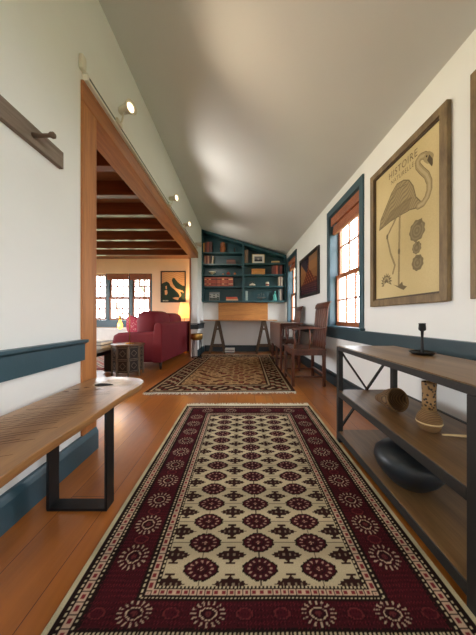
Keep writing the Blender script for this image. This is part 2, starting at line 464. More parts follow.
# baseboards
def lboard(name, y0, y1):
    mb = MB(); mb.box(XL, XL+.034, y0, y1, 0, .125)
    mb.prism([(XL, 0, .125), (XL+.034, 0, .125), (XL+.026, 0, .142), (XL+.018, 0, .155), (XL, 0, .158)], (0, y0, 0), (0, y1, 0))
    return struct(name, mb, M['teal'], 0.002)
lboard('baseboard_left', YN, 1.735)
lboard('baseboard_left_far', 5.81, YB-.02)
mb = MB()
for d, z0, z1 in ((.03, 0, .13), (.018, .13, .165)):
    mb.add([RW(YN, z0), RW(YB-.02, z0), RW(YB-.02, z0, d), RW(YN, z0, d), RW(YN, z1), RW(YB-.02, z1), RW(YB-.02, z1, d), RW(YN, z1, d)],
           [(0, 1, 2, 3), (4, 7, 6, 5), (0, 4, 5, 1), (1, 5, 6, 2), (2, 6, 7, 3), (3, 7, 4, 0)])
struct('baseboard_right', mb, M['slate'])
struct('baseboard_back', MB().box(XL+.04, xr(YB)-.03, YB-.025, YB, 0, .17).box(XL+.04, xr(YB)-.03, YB-.033, YB, 0, .03), M['slate'], 0.003)
struct('baseboard_side_room', MB().box(-5, XL-WT-.02, YB-.022, YB, 0, .15), M['teal'], 0.003)
# chair rails
def lrail(name, y0, y1, wrap=False):
    mb = MB(); mb.box(XL, XL+.024, y0, y1, .665, .775)
    mb.prism([(XL, 0, .775), (XL+.03, 0, .775), (XL+.05, 0, .788), (XL+.05, 0, .804), (XL, 0, .804)], (0, y0, 0), (0, y1, 0))
    if wrap:
        mb.box(XL-WT, XL+.024, y0-.022, y0, .665, .775); mb.box(XL-WT, XL+.05, y0-.04, y0, .785, .804)
    return struct(name, mb, M['teal'] if not wrap else M['slate'], 0.0015)
lrail('trim_4', YN, 1.60)
lrail('trim_5', 5.80, YB-.02, True)
mb = MB()
for d, z0, z1 in ((.022, .665, .772), (.04, .772, .788), (.05, .788, .805)):
    mb.add([RW(YN, z0), RW(YB-.02, z0), RW(YB-.02, z0, d), RW(YN, z0, d), RW(YN, z1), RW(YB-.02, z1), RW(YB-.02, z1, d), RW(YN, z1, d)],
           [(0, 1, 2, 3), (4, 7, 6, 5), (0, 4, 5, 1), (1, 5, 6, 2), (2, 6, 7, 3), (3, 7, 4, 0)])
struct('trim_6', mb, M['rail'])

# ------------------------------------------------------------------ windows
def seg(mb, P, s0, s1, z0, z1, d0, d1):
    mb.add([P(s, z, d) for d in (d0, d1) for z in (z0, z1) for s in (s0, s1)],
           [(0, 2, 3, 1), (4, 5, 7, 6), (0, 1, 5, 4), (2, 6, 7, 3), (0, 4, 6, 2), (1, 3, 7, 5)])
    return mb
def sash(P, root, s0, s1, z0, z1, d, cols, rows, st=0.045, mw=0.02):
    mb = MB()
    seg(mb, P, s0, s0+st, z0, z1, d, d-.035); seg(mb, P, s1-st, s1, z0, z1, d, d-.035)
    seg(mb, P, s0+st, s1-st, z0, z0+st*1.2, d, d-.035); seg(mb, P, s0+st, s1-st, z1-st, z1, d, d-.035)
    f = part('sash', mb, M['sash'], root, 0.003)
    mm = MB()
    for i in range(1, cols):
        s = s0+st+(s1-s0-2*st)*i/cols; seg(mm, P, s-mw/2, s+mw/2, z0+st*1.2, z1-st, d-.006, d-.03)
    for j in range(1, rows):
        z = z0+st*1.2+(z1-z0-2.2*st)*j/rows; seg(mm, P, s0+st, s1-st, z-mw/2, z+mw/2, d-.008, d-.028)
    part('muntin', mm, M['sash'], f)
    g = MB(); g.add([P(s0+st, z0+st, d-.02), P(s1-st, z0+st, d-.02), P(s1-st, z1-st, d-.02), P(s0+st, z1-st, d-.02)], [(0, 1, 2, 3)])
    part('pane', g, M['glass'], f)
def sroot(name):
    o = bpy.data.objects.new(name, None); COL.objects.link(o); o['kind'] = 'structure'; return o

for k, (f, n, b, t) in enumerate(WIN_R):
    P = lambda s, z, d: RW(s, z, d)
    rt = sroot('window_%d' % (k+1 if k < 2 else 5)); rt.location = RW((f+n)/2, 0.83)  # the last one is the added daylight window, out of view
    mb = MB()
    seg(mb, P, n, n+CW, b+.005, t, 0, .02); seg(mb, P, f-CW, f, b+.005, t, 0, .02); seg(mb, P, n, f, t-CW-.02, t, 0, .022)
    part('window_casing', mb, M['teal'], rt, 0.003)
    h = holesR[k]; jb = MB()
    seg(jb, P, h[0]-.001, h[0]+.012, h[2], h[3], .004, -.14); seg(jb, P, h[1]-.012, h[1]+.001, h[2], h[3], .004, -.14); seg(jb, P, h[0], h[1], h[3]-.012, h[3]+.001, .004, -.14)
    part('jamb', jb, M['teal'], rt)
    sl = MB(); seg(sl, P, n-.02, f+.02, .806, .832, -.14, .06)
    part('window_sill', sl, M['teal'], rt, 0.004)
    s0, s1 = h[0]+.012, h[1]-.012; zm = 1.53
    sash(P, rt, s0, s1, .835, zm+.03, -.085, 3, 2)
    sash(P, rt, s0, s1, zm, h[3]-.012, -.122, 3, 2)
    if k > 1: continue
    # bamboo blind pulled up at the top of the recess
    bl = thing('window_blind', ['red-brown bamboo blind rolled up at the top of the near right window',
                                'red-brown bamboo blind at the top of the far window beside the bookcase'][k], 'blind', RW((f+n)/2, 2.2, -.02), 'bamboo blinds on the right wall')
    part('valance', seg(MB(), P, s0+.004, s1-.004, 2.29, h[3]-.014, -.004, -.026), M['blind'], bl, 0.003)
    fm = MB()
    for q in range(4): seg(fm, P, s0+.006, s1-.006, 2.165+.03*q, 2.205+.03*q, -.03-.004*q, -.072+.004*q)
    part('folded_slats', fm, M['blind'], bl, 0.003)

# sitting room windows: three sashes side by side under a white reveal
P = lambda s, z, d: Vector((s, YB-d, z))
rt = sroot('window_3'); rt.location = (-3.5, YB, .87)
mb = MB()
seg(mb, P, -2.60, -2.521, .87, 2.2, -.10, -.17)
for c in (-3.16, -3.82, -4.48): seg(mb, P, c-.045, c+.045, .87, 2.2, -.09, -.17)
part('mullion', mb, M['teal'], rt, 0.003)
for (a, b) in ((-3.12, -2.60), (-3.78, -3.20), (-4.44, -3.86)):
    sash(P, rt, a, b, .88, 1.52, -.105, 3, 2, .05, .03)
    sash(P, rt, a, b, 1.49, 2.19, -.14, 3, 2, .05, .03)
part('window_sill', seg(MB(), P, -4.55, -2.521, .84, .878, -.17, .04), M['teal'], rt, 0.004)
part('apron', seg(MB(), P, -4.6, -2.47, .68, .845, 0, .018), M['teal'], rt)
for (a, b, lb) in ((-3.17, -2.55, 'brown slatted blind over the right sash behind the red sofa'), (-3.82, -3.2, 'brown slatted blind over the middle sash of the sitting room window')):
    bl = thing('window_blind', lb, 'blind', (a/2+b/2, YB, 2.0), 'slatted blinds in the sitting room')
    part('valance', seg(MB(), P, a+.01, b-.01, 2.10, 2.19, -.03, -.06), M['blind'], bl, .003)
    part('folded_slats', seg(MB(), P, a+.015, b-.015, 2.02, 2.10, -.035, -.085), M['blind'], bl, .006)
ws = thing('storage_bench', 'long white built-in bench below the sitting room window', 'bench', (-3.5, 6.5, 0))
part('lid_board', MB().box(-4.95, -2.2, 6.28, YB-.03, .62, .665), M['white_paint'], ws, .004)
part('front_panel', MB().box(-4.93, -2.22, 6.32, YB-.03, 0, .62), M['white_paint'], ws)

# invented glazed door behind the viewer, added to let in daylight
P = lambda s, z, d: Vector((s, YN+d, z))
rt = sroot('window_4'); rt.location = (.15, YN, .25)
mb = MB()
for s0, s1, z0, z1 in ((-.10, -.04, .25, 2.35), (.44, .50, .25, 2.35), (-.04, .44, .25, .33), (-.04, .44, 2.27, 2.35)): seg(mb, P, s0, s1, z0, z1, -.03, -.08)
part('sash', mb, M['sash'], rt)
part('pane', MB().add([P(-.04, .33, -.05), P(.44, .33, -.05), P(.44, 2.27, -.05), P(-.04, 2.27, -.05)], [(0, 1, 2, 3)]), M['glass'], rt)

# ------------------------------------------------------------------ near rug
RX0, RX1, RY0, RY1 = -0.596, 0.735, 0.645, 2.553
RC = (RX0+RX1)/2
IV, MA, DK, RO, PK = (188, 170, 138), (66, 23, 27), (36, 24, 22), (104, 42, 42), (196, 140, 128)
def rug_fn(X, Y):
    rng = np.random.default_rng(3)
    img = np.empty(X.shape+(3,)); img[:] = IV
    sx = np.minimum(X-RX0, RX1-X)
    sn = np.interp(Y, [.645, .719, .795, .836, 1.2], [0, .10, .25, .31, .9]); sf = np.interp(RY1-Y, [0, .258, 1.0], [0, .31, 1.2])
    se = np.minimum(sn, sf); s = np.minimum(sx, se); side = sx < se
    t = np.where(side, (Y-.836)/.147, (X-RC)/.1175)
    u = X-RC
    # field: guls in three columns with connecting lines, spiked ornaments between
    pitch, y0 = .104, .892
    put(img, (np.abs(np.mod(Y-y0+pitch/2, pitch)-pitch/2) < .0012), DK, .6)
    for c in (-.221, 0, .221): put(img, np.abs(u-c) < .0018, DK, .7)
    dyh = np.mod(Y-y0, pitch)-pitch/2
    for c in (-.3315, -.1105, .1105, .3315):
        a = np.abs(u-c); b = np.abs(dyh)
        sh = (a/.064+b/.017 < 1) | ((a/.026+b/.032 < 1)) | ((np.abs(a-.028) < .006) & (b < .017)) | ((np.abs(a-.044) < .005) & (b < .010)) | ((a < .018) & (b < .035) & (b > .027))
        sh = sh | ((a/.044)**2+(b/.019)**2 < 1)
        put(img, sh, (52, 30, 27))
        put(img, (np.abs(a-.012) < .0035) & (b < .005), IV, .6); put(img, (np.abs(a-.032) < .003) & (b < .004), IV, .5)
    dy = np.mod(Y-y0+pitch/2, pitch)-pitch/2
    for c in (-.221, 0, .221):
        a, b = (u-c)/.065, dy/.042
        oc = np.maximum(np.maximum(np.abs(a), np.abs(b)), (np.abs(a)+np.abs(b))*.76)*(1+.03*np.cos(16*np.arctan2(b, a)))
        put(img, oc < 1.0, DK); put(img, oc < .88, (64, 24, 29))
        r = np.hypot(a, b); th = np.arctan2(b, a)
        put(img, (np.abs(r-.64) < .10) & (np.cos(12*th) > .45), (190, 150, 130), .85)
        put(img, (np.abs(r-.36) < .05), DK, .7); put(img, (r < .17) & (np.cos(4*th) > 0), (196, 150, 128), .9)
        put(img, (np.abs(np.abs(a)-.12) < .03) & (np.abs(b) < .5), DK, .5)
    # borders
    B = s < .31
    put(img, B, DK)
    put(img, s < .019, (190, 176, 142))
    def dots(lo, hi, n, c, duty=.0): put(img, (s > lo) & (s < hi) & (np.cos(2*np.pi*t*n) > duty), c)
    dots(.034, .041, 9, IV); dots(.083, .090, 9, IV); dots(.252, .259, 9, IV); dots(.299, .306, 9, IV)
    for lo, hi in ((.050, .074), (.268, .291)):
        put(img, (s > lo) & (s < hi), (190, 158, 134)); put(img, ((s > lo+.005) & (s < hi-.005) & (np.cos(2*np.pi*t*4.5) > .1)), (120, 44, 48))
        put(img, ((s > lo) & (s < hi) & (np.abs(np.cos(np.pi*t*4.5)) < .16)), DK)
    mainb = (s > .097) & (s < .246)
    put(img, mainb, MA); put(img, mainb & (np.abs(s-.1) < .004), DK); put(img, mainb & (np.abs(s-.244) < .003), DK)
    put(img, mainb & (np.mod(s*90+np.floor(t*9)*.5, 1) < .25) & (np.cos(2*np.pi*t*9) > .2), (104, 34, 40), .8)
    def rosette(cx, cy, ax, ay, white):
        a, b = (X-cx)/ax, (Y-cy)/ay; k = mainb & (np.abs(a) < 1.1) & (np.abs(b) < 1.1)
        r = np.hypot(a, b); th = np.arctan2(b, a); oc = np.maximum(np.maximum(np.abs(a), np.abs(b)), (np.abs(a)+np.abs(b))*.74)
        if white:
            put(img, k & (r < 1), (60, 18, 24))
            put(img, k & (r > .68) & (r < 1.0) & (np.cos(16*th) > .45), (190, 162, 138), .9)
            put(img, k & (oc < .50), (192, 162, 136)); put(img, k & (oc < .41), (48, 20, 24)); put(img, k & (oc < .2), (110, 50, 50), .8)
        else:
            put(img, k & (oc < .72), (56, 22, 26)); put(img, k & (oc < .6), RO); put(img, k & (oc < .45), (74, 24, 30))
    for sg in (-1, 1):
        cx = RC+sg*(.6655-.172)
        for i in range(-1, 11):
            cy = .936+.147*i
            if cy < .80 or cy > 2.30: continue
            rosette(cx, cy, .056, .050, True)
            if cy+.0735 < 2.33: rosette(cx, cy+.0735, .05, .034, False)
    for ye, ay in ((.757, .034), (2.412, .05)):
        for off, w in ((-.4113, 1), (-.294, 0), (-.1763, 1), (-.059, 0), (.059, 0), (.1763, 1), (.294, 0), (.4113, 1), (.53, 0), (-.53, 0)):
            rosette(RC+off, ye, .056 if w else .045, ay if w else ay*.8, bool(w))
    fine = mainb & (np.cos(2*np.pi*X*95) > .3) & (np.cos(2*np.pi*Y*70+2*np.sin(X*30)) > 0); put(img, fine, (40, 18, 22), .55)
    # abrash: uneven dyeing in bands across the rug
    ab = 1+.05*np.sin(Y*23+1.0)+.03*np.sin(Y*57)
    return np.clip(img*ab[..., None], 0, 255)
rg = thing('area_rug', 'long maroon and ivory patterned rug with medallion rows, nearest on the floor', 'rug', (RC, 1.6, 0))
pattern_grid('pile', RX0, RX1, RY0, RY1, 400, 560, rug_fn, lambda X, Y: np.stack([X, Y, .0085+.0009*np.sin(X*13+Y*7)], -1), M['rug'], rg)
part('backing', MB().box(RX0+.002, RX1-.002, RY0+.002, RY1-.002, .0005, .006), M['fringe'], rg)
def fringe(root, x0, x1, y, sgn, n, L):
    mb = MB()
    for i in range(n):
        x = x0+(x1-x0)*(i+.5)/n; l = L*R.uniform(.6, 1.15); dx = R.uniform(-.012, .012)
        mb.tube([(x, y, .006), (x+dx*.4, y+sgn*l*.5, .006+R.uniform(0, .005)), (x+dx, y+sgn*l, .003)], [.0055, .005, .003], 5)
    part('fringe', mb, M['fringe'], root)
fringe(rg, RX0+.01, RX1-.01, RY1, 1, 190, .075); fringe(rg, RX0+.01, RX1-.01, RY0, -1, 120, .05)

# far floral rug (corners measured on the floor: slightly trapezoid because it lies askew)
def rug2_fn(U, V):                                       # U across 0..1.86, V along 0..3.06
    img = np.empty(U.shape+(3,)); img[:] = (172, 134, 92)
    W, L = 1.86, 3.06; s = np.minimum(np.minimum(U, W-U), np.minimum(V, L-V))
    br = (80, 44, 24)
    f1 = np.sin(U*34)*np.sin(V*30)+.6*np.sin((U+V)*21+2*np.sin(V*9))+.5*np.sin((U-V)*27+1.5*np.sin(U*11))
    put(img, f1 > .42, br); put(img, f1 > 1.0, (122, 62, 48)); put(img, (f1 < -.75), (128, 92, 58))
    put(img, np.abs(f1) < .08, (88, 64, 46), .8)
    b = s < .34
    put(img, b, (56, 30, 20))
    f2 = np.sin(U*40)*np.sin(V*40)+.5*np.sin((U+V)*30)
    put(img, b & (s > .08) & (s < .27) & (f2 > .35), (162, 138, 106)); put(img, b & (s > .08) & (s < .27) & (f2 < -.7), (112, 52, 42))
    put(img, (np.abs(s-.30) < .012) | (np.abs(s-.055) < .012), (164, 142, 110)); put(img, s < .03, (62, 40, 32))
    return img
C00, C10, C01, C11 = (-1.225, 2.98), (.69, 3.03), (-1.03, 6.02), (.72, 6.02)
def place2(U, V):
    a, b = U/1.86, V/3.06
    x = (1-a)*(1-b)*C00[0]+a*(1-b)*C10[0]+(1-a)*b*C01[0]+a*b*C11[0]; y = (1-a)*(1-b)*C00[1]+a*(1-b)*C10[1]+(1-a)*b*C01[1]+a*b*C11[1]
    return np.stack([x, y, np.full(x.shape, .009)], -1)
r2 = thing('area_rug', 'brown and cream floral rug on the floor beyond the long maroon rug', 'rug', (-.2, 4.5, 0))
pattern_grid('pile', 0, 1.86, 0, 3.06, 230, 380, rug2_fn, place2, M['rug2'], r2)
part('backing', MB().prism([(C00[0], C00[1], 0), (C10[0], C10[1], 0), (C11[0], C11[1], 0), (C01[0], C01[1], 0)], (0, 0, .0005), (0, 0, .007)), M['fringe'], r2)
mb = MB()
for i in range(150):
    a = (i+.5)/150; x = C00[0]+(C10[0]-C00[0])*a; y = C00[1]+(C10[1]-C00[1])*a; l = R.uniform(.04, .085); dx = R.uniform(-.02, .02)
    mb.tube([(x, y, .006), (x+dx*.4, y-l*.5, .012), (x+dx, y-l, .004)], [.006, .005, .003], 5)
part('fringe', mb, M['fringe'], r2)
mb = MB()
for i in range(110):
    a = (i+.5)/110; x = C01[0]+(C11[0]-C01[0])*a; l = R.uniform(.04, .07)
    mb.tube([(x, 6.02, .006), (x+R.uniform(-.01, .01), 6.02+l, .004)], [.006, .003], 5)
part('fringe', mb, M['fringe'], r2)
# sitting room rug (a sliver of it shows beside the coffee table)
def rug3_fn(U, V):
    img = np.empty(U.shape+(3,)); img[:] = (176, 158, 138)
    s = np.minimum(np.minimum(U, 2.0-U), np.minimum(V, 1.6-V))
    f = np.sin(U*30)*np.sin(V*30); put(img, f > .3, (140, 32, 40)); put(img, s < .1, (120, 24, 34)); put(img, f < -.6, (70, 60, 66))
    return img
r3 = thing('area_rug', 'red and grey patterned rug under the sitting room coffee table', 'rug', (-3.3, 5.0, 0))
pattern_grid('pile', 0, 2.0, 0, 1.6, 100, 80, rug3_fn, lambda U, V: np.stack([U*.95-4.4, V+4.3, np.full(U.shape, .008)], -1), M['rug2'], r3)
part('backing', MB().box(-4.4, -2.5, 4.3, 5.9, .0005, .006), M['fringe'], r3)

# ------------------------------------------------------------------ live-edge bench
bn = thing('bench', 'long wooden slab bench on black steel legs against the left wall', 'bench', (-.83, .6, 0))
def slab():
    ys = np.linspace(-.35, 1.60, 60); fr = []; bk = []
    for y in ys:
        w = .006*math.sin(y*5)+.004*math.sin(y*13+1)
        fr.append((-.622+w-(0.0 if y < 1.40 else .055*((y-1.40)/.20)**3), y)); bk.append((-1.012+.004*math.sin(y*7), y))
    tip = [(-.72, 1.632), (-.80, 1.652), (-.90, 1.66), (-.98, 1.645)]
    return fr+tip+bk[::-1]
mb = MB(); ol = slab(); n = len(ol)
vs = [(x, y, .538) for x, y in ol]; cx = -.82
vs2 = [(cx+(x-cx)*.93, y if y < 1.55 else 1.55+(y-1.55)*.7, .498) for x, y in ol]
mb.add(vs+vs2, [tuple(range(n)), tuple(reversed(range(n, 2*n)))]); mb.add(vs+vs2, [(i, n+i, n+(i+1) % n, (i+1) % n) for i in range(n)], True)
part('seat_slab', mb, M['bench'], bn, 0.004)
# pale knot rim, knot hole, splits and curved saw marks let into the top
def blob(cx, cy, rx, ry, z, seed, n=28):
    rr = random.Random(seed); ph = [rr.uniform(0, 6.28) for _ in range(3)]
    return [(cx+rx*math.cos(a)*(1+.18*math.sin(2*a+ph[0])+.12*math.sin(3*a+ph[1])), cy+ry*math.sin(a)*(1+.15*math.sin(3*a+ph[2])), z) for a in [2*math.pi*i/n for i in range(n)]]
part('knot_rim', MB().add(blob(-.80, 1.485, .095, .085, .5386, 3), [tuple(range(28))]), M['burnt'], bn, label='pale ring of wood around the knot hole')
part('knot_hole', MB().add(blob(-.845, 1.455, .055, .032, .5392, 9), [tuple(range(28))]), M['hole'], bn, label='dark knot hole near the bench end')
mb = MB()
for i, (cx_, cy_) in enumerate(((-.975, 1.32), (-.945, 1.36), (-.91, 1.40), (-.83, 1.37))):
    mb.add(blob(cx_, cy_, .018, .009, .5389, 20+i, 14), [tuple(range(14))])
for i in range(46):
    y0 = .25+.023*i+R.uniform(-.006, .006)
    x0, x1 = -1.0+R.uniform(0, .10), -.73+R.uniform(-.10, .06)
    pts = [(x, y0+.05*math.sin((x+1.0)*6)+.07*((x+.99)/.3)**2) for x in np.linspace(x0, x1, 9)]
    w = R.uniform(.0012, .0026)
    for (a, b), (c, d) in zip(pts[:-1], pts[1:]): mb.add([(a, b-w, .5388), (c, d-w, .5388), (c, d+w, .5388), (a, b+w, .5388)], [(0, 1, 2, 3)])
part('saw_marks', mb, M['saw'], bn)
for y0 in (1.165, -.05):
    lg = MB(); lg.box(-.955, -.943, y0, y0+.068, .012, .497); lg.box(-.672, -.660, y0, y0+.068, .012, .497)
    lg.box(-.955, -.660, y0, y0+.068, 0, .012); lg.box(-.955, -.660, y0, y0+.068, .485, .498)
    part('leg', lg, M['black'], bn, 0.0015)

# ------------------------------------------------------------------ peg rack
pr = thing('peg_rack', 'weathered grey board with a turned peg high on the left wall', 'peg rack', (XL, 1.0, 1.82))
part('board', MB().box(XL, XL+.026, .1, 1.405, 1.824, 1.922), M['rustic'], pr, 0.003)
for yp in (1.2, .72, .24):
    pm = MB().tube([(XL+.026, yp, 1.868), (XL+.06, yp, 1.866), (XL+.105, yp, 1.868), (XL+.118, yp, 1.869), (XL+.130, yp, 1.869), (XL+.136, yp, 1.869)],
                   [.013, .010, .009, .015, .015, .008], 14)
    part('peg', pm, M['peg'], pr)

# ------------------------------------------------------------------ track lights
tk = thing('light_track', 'white light track along the top edge of the wooden beam', 'light track', (XL, 3.5, 2.575))
part('rail', MB().box(XL, XL+.04, 1.605, 5.6, 2.550, 2.598), M['white_paint'], tk, .003)
part('slot_shadow_line', MB().box(XL+.04, XL+.0412, 1.62, 5.58, 2.566, 2.582), M['pewter'], tk)  # track slot, widened as a dark strip standing in for a shadow line
part('feed_box', MB().puff((XL+.016, 1.585, 2.645), (.016, .022, .05), .35), M['cream_metal'], tk)
HEADS = [(-.955, 1.99, 2.695, (.90, -.42, -.10), 'nearest spotlight on the white track above the beam'),
         (-.965, 3.42, 2.665, (.93, -.36, -.08), 'second spotlight from the near end of the track'),
         (-.965, 4.26, 2.620, (.9, -.35, -.05), 'third spotlight from the near end of the track'),
         (-.965, 5.40, 2.610, (.88, .35, -.05), 'farthest spotlight on the track next to the bookcase')]
# watts, beam direction, beam angle, colour
SPOTS = {1.99: (46, (.9, -.2, -.25), 110, (1, .80, .56)), 3.42: (23, (.95, -.15, .17), 125, (1, .95, .88)), 4.26: (22, (.95, -.1, .17), 125, (1, .95, .88)), 5.40: (20, (.75, .6, -.05), 140, (1, .93, .84))}
for hx, hy, hz, dr, lb in HEADS:
    rt = thing('track_spotlight', lb, 'spotlight', (XL+.022, hy, 2.572), 'spotlights on the light track')
    c = Vector((hx, hy, hz)); d = Vector(dr).normalized()
    q = d.to_track_quat('Z', 'Y').to_matrix().to_4x4(); mt = Matrix.Translation(c) @ q @ Matrix.Scale(1.15, 4)
    part('adapter', MB().box(XL+.0414, XL+.062, hy-.04, hy+.04, 2.556, 2.592), M['cream_metal'], rt, .003)
    part('arm', MB().tube([(XL+.058, hy, 2.574), (XL+.075, hy, 2.59), tuple(c-d*.015+Vector((-.02, 0, -.035))), tuple(c-d*.02+Vector((0, 0, -.03)))], .007, 10), M['cream_metal'], rt)
    part('lamp_head', MB().lathe([(.014, -.075), (.026, -.068), (.028, -.02), (.031, .0), (.045, .035), (.047, .045), (.043, .046), (.036, .034)], 24, mat=mt), M['cream_metal'], rt)
    part('bulb', MB().lathe([(.0, .040), (.018, .038), (.036, .032), (.034, .02)], 24, mat=mt), M['bulb'], rt)
    L = bpy.data.lights.new('spotlight_beam', 'SPOT'); L.energy = SPOTS[hy][0]; L.color = SPOTS[hy][3]; L.spot_size = math.radians(SPOTS[hy][2]); L.spot_blend = 1.0; L.shadow_soft_size = .10
    lo = bpy.data.objects.new('spotlight_beam', L); COL.objects.link(lo); lo.parent = rt
    lo.location = (c+d*.06)-Vector(rt.location); lo.rotation_euler = Vector(SPOTS[hy][1]).to_track_quat('-Z', 'Y').to_euler()

# ------------------------------------------------------------------ pictures on the right wall
def framed(root, y0, y1, z0, z1, fw, depth, mat, lip):
    """y0 near, y1 far; outer size on right wall; returns inner rect"""
    P = lambda s, z, d: RW(s, z, d)
    mb = MB()
    for s0, s1, a, b in ((y0, y0+fw, z0, z1), (y1-fw, y1, z0, z1), (y0+fw, y1-fw, z0, z0+fw), (y0+fw, y1-fw, z1-fw, z1)): seg(mb, P, s0, s1, a, b, .001, depth)
    part('picture_frame', mb, mat, root, .004)
    if lip:
        lw = .014; mb = MB(); a0, a1, b0, b1 = y0+fw, y1-fw, z0+fw, z1-fw
        for s0, s1, a, b in ((a0, a0+lw, b0, b1), (a1-lw, a1, b0, b1), (a0+lw, a1-lw, b0, b0+lw), (a0+lw, a1-lw, b1-lw, b1)): seg(mb, P, s0, s1, a, b, .004, depth-.012)
        part('inner_moulding', mb, lip, root, .002)
    return y0+fw, y1-fw, z0+fw, z1-fw

PD = .035
def w_of(px, py):                                       # measured picture position -> (y, z) on the poster's plane
    y = (1.412-.012)/((px-CX)/F+.0273); return (y, H+(CY-py)/F*y)
def fc(pts): return [w_of(366+a/3.733, 140+b/3.733) for a, b in pts]
def poster_fn(S, Z):
    img = np.empty(S.shape+(3,)); img[:] = (196, 176, 130)
    img += (6*np.sin(S*9)+5*np.sin(Z*7+S*3))[..., None]
    ink = (112, 98, 74); mid = (156, 138, 102); lt = (178, 160, 122)
    body = fc([(186, 212), (176, 172), (160, 150), (140, 150), (115, 165), (95, 200), (75, 250), (55, 300), (50, 338), (66, 325), (90, 305), (110, 292), (135, 277), (165, 260), (195, 252), (214, 240)])
    k = inpoly(S, Z, body); put(img, k, mid)
    put(img, k & (np.sin((S*.8+Z)*170+3*np.sin(S*40)) > .35), ink, .55); put(img, dline(S, Z, body+body[:1]) < .004, ink)
    wing = fc([(150, 165), (115, 185), (90, 230), (62, 300)]); put(img, dline(S, Z, wing) < .003, ink)
    wing = fc([(172, 215), (140, 235), (105, 265), (70, 315)]); put(img, dline(S, Z, wing) < .003, ink)
    put(img, k & inpoly(S, Z, fc([(170, 210), (140, 230), (95, 265), (60, 325), (95, 300), (160, 258)])), (126, 110, 82), .6)
    neck = fc([(196, 246), (214, 235), (228, 212), (236, 185), (236, 155), (226, 130), (208, 114), (194, 98), (192, 80), (202, 64), (218, 57), (232, 62)])
    dn = dline(S, Z, neck); put(img, dn < .026, ink); put(img, dn < .022, mid); put(img, dn < .010, lt)
    put(img, dline(S, Z, fc([(228, 62), (238, 68)])) < .034, mid)
    put(img, inpoly(S, Z, fc([(236, 54), (249, 70), (250, 88), (246, 99), (238, 90), (228, 76)])), (88, 76, 58))
    put(img, dline(S, Z, fc([(226, 60), (227, 61)])) < .006, (60, 50, 40))
    for leg, w in ((fc([(126, 280), (124, 380), (122, 545)]), .010), (fc([(112, 292), (78, 362), (92, 425), (108, 468), (100, 498)]), .009)):
        d = dline(S, Z, leg); put(img, d < w, ink); put(img, d < w*.5, mid)
    put(img, dline(S, Z, fc([(123, 412), (123, 420)])) < .014, ink); put(img, dline(S, Z, fc([(79, 358), (79, 366)])) < .013, ink)
    put(img, inpoly(S, Z, fc([(102, 540), (120, 545), (135, 528), (138, 542), (153, 546), (140, 560), (122, 552)])), ink)
    pc = fc([(76, 530)])[0]
    for a in np.linspace(-.4, 3.6, 11):
        put(img, dline(S, Z, [pc, (pc[0]-.075*math.cos(a), pc[1]+.075*math.sin(a))]) < .0035, ink)
        put(img, dline(S, Z, [(pc[0]-.05*math.cos(a+.2), pc[1]+.05*math.sin(a+.2)), (pc[0]-.065*math.cos(a), pc[1]+.065*math.sin(a))]) < .006, ink)
    for (a, b, r) in ((190, 338, .078), (189, 402, .045), (192, 458, .058)):
        c = fc([(a, b)])[0]; rr = np.hypot(S-c[0], (Z-c[1])*.95); th = np.arctan2(Z-c[1], S-c[0])
        put(img, rr < r*(1+.05*np.cos(9*th)), (122, 108, 82)); put(img, (rr < r*.85) & (np.sin(rr*240) > .3), (146, 130, 98), .7)
    put(img, inpoly(S, Z, fc([(186, 315), (202, 296), (209, 290), (208, 306), (200, 318)])), (116, 102, 78))
    put(img, inpoly(S, Z, fc([(186, 390), (192, 380), (198, 383), (196, 392)])), (116, 102, 78)); put(img, inpoly(S, Z, fc([(184, 440), (196, 430), (204, 433), (200, 445)])), (116, 102, 78))
    return np.clip(img, 0, 255)
pt = thing('framed_poster', 'flamingo print in a wide antiqued wood frame on the right wall', 'picture', RW(1.985, 1.05), 'framed prints above the console')
i0, i1, j0, j1 = framed(pt, 1.548, 2.430, 1.058, 2.372, .058, PD, M['frame_wood'], M['frame_lip'])
def plc(S, Z):
    p = np.empty(S.shape+(3,)); d = .012
    p[..., 0] = 1.412-.0273*S+WN.x*d; p[..., 1] = S+WN.y*d; p[..., 2] = Z
    return p
pattern_grid('print', i0, i1, j0, j1, 300, 460, poster_fn, plc, M['poster'], pt)
def lettering(txt, y_start, z, size, width, root, mat, d):
    cu = bpy.data.curves.new('t', 'FONT'); cu.body = txt; cu.size = size; cu.align_x = 'LEFT'; cu.space_character = 1.15
    to = bpy.data.objects.new('t', cu); COL.objects.link(to)
    me = bpy.data.meshes.new_from_object(to.evaluated_get(bpy.context.evaluated_depsgraph_get()))
    bpy.data.objects.remove(to)
    co = np.empty(len(me.vertices)*3); me.vertices.foreach_get('co', co); co = co.reshape(-1, 3)
    k = width/(co[:, 0].max()-co[:, 0].min())
    mb = MB(); mb.v = [tuple(RW(y_start-x*k, z+y, d)) for x, y, _ in co]
    mb.f = [tuple(p.vertices) for p in me.polygons]; mb.sm = [False]*len(mb.f)
    part('lettering', mb, mat, root)
lettering('HISTOIRE', 2.166, 2.195, .085, .335, pt, M['ink'], .0135)
lettering('NATURELLE', 2.135, 2.135, .055, .27, pt, M['ink'], .0135)
p2 = thing('framed_poster', 'antiqued wood frame cut off at the right edge of the photo', 'picture', RW(.95, 1.05), 'framed prints above the console')
k0, k1, l0, l1 = framed(p2, .515, 1.397, 1.058, 2.372, .058, PD, M['frame_wood'], M['frame_lip'])
def plain_fn(S, Z):
    img = np.empty(S.shape+(3,)); img[:] = (196, 176, 130); return img
pattern_grid('print', k0, k1, l0, l1, 20, 20, plain_fn, plc, M['poster'], p2)

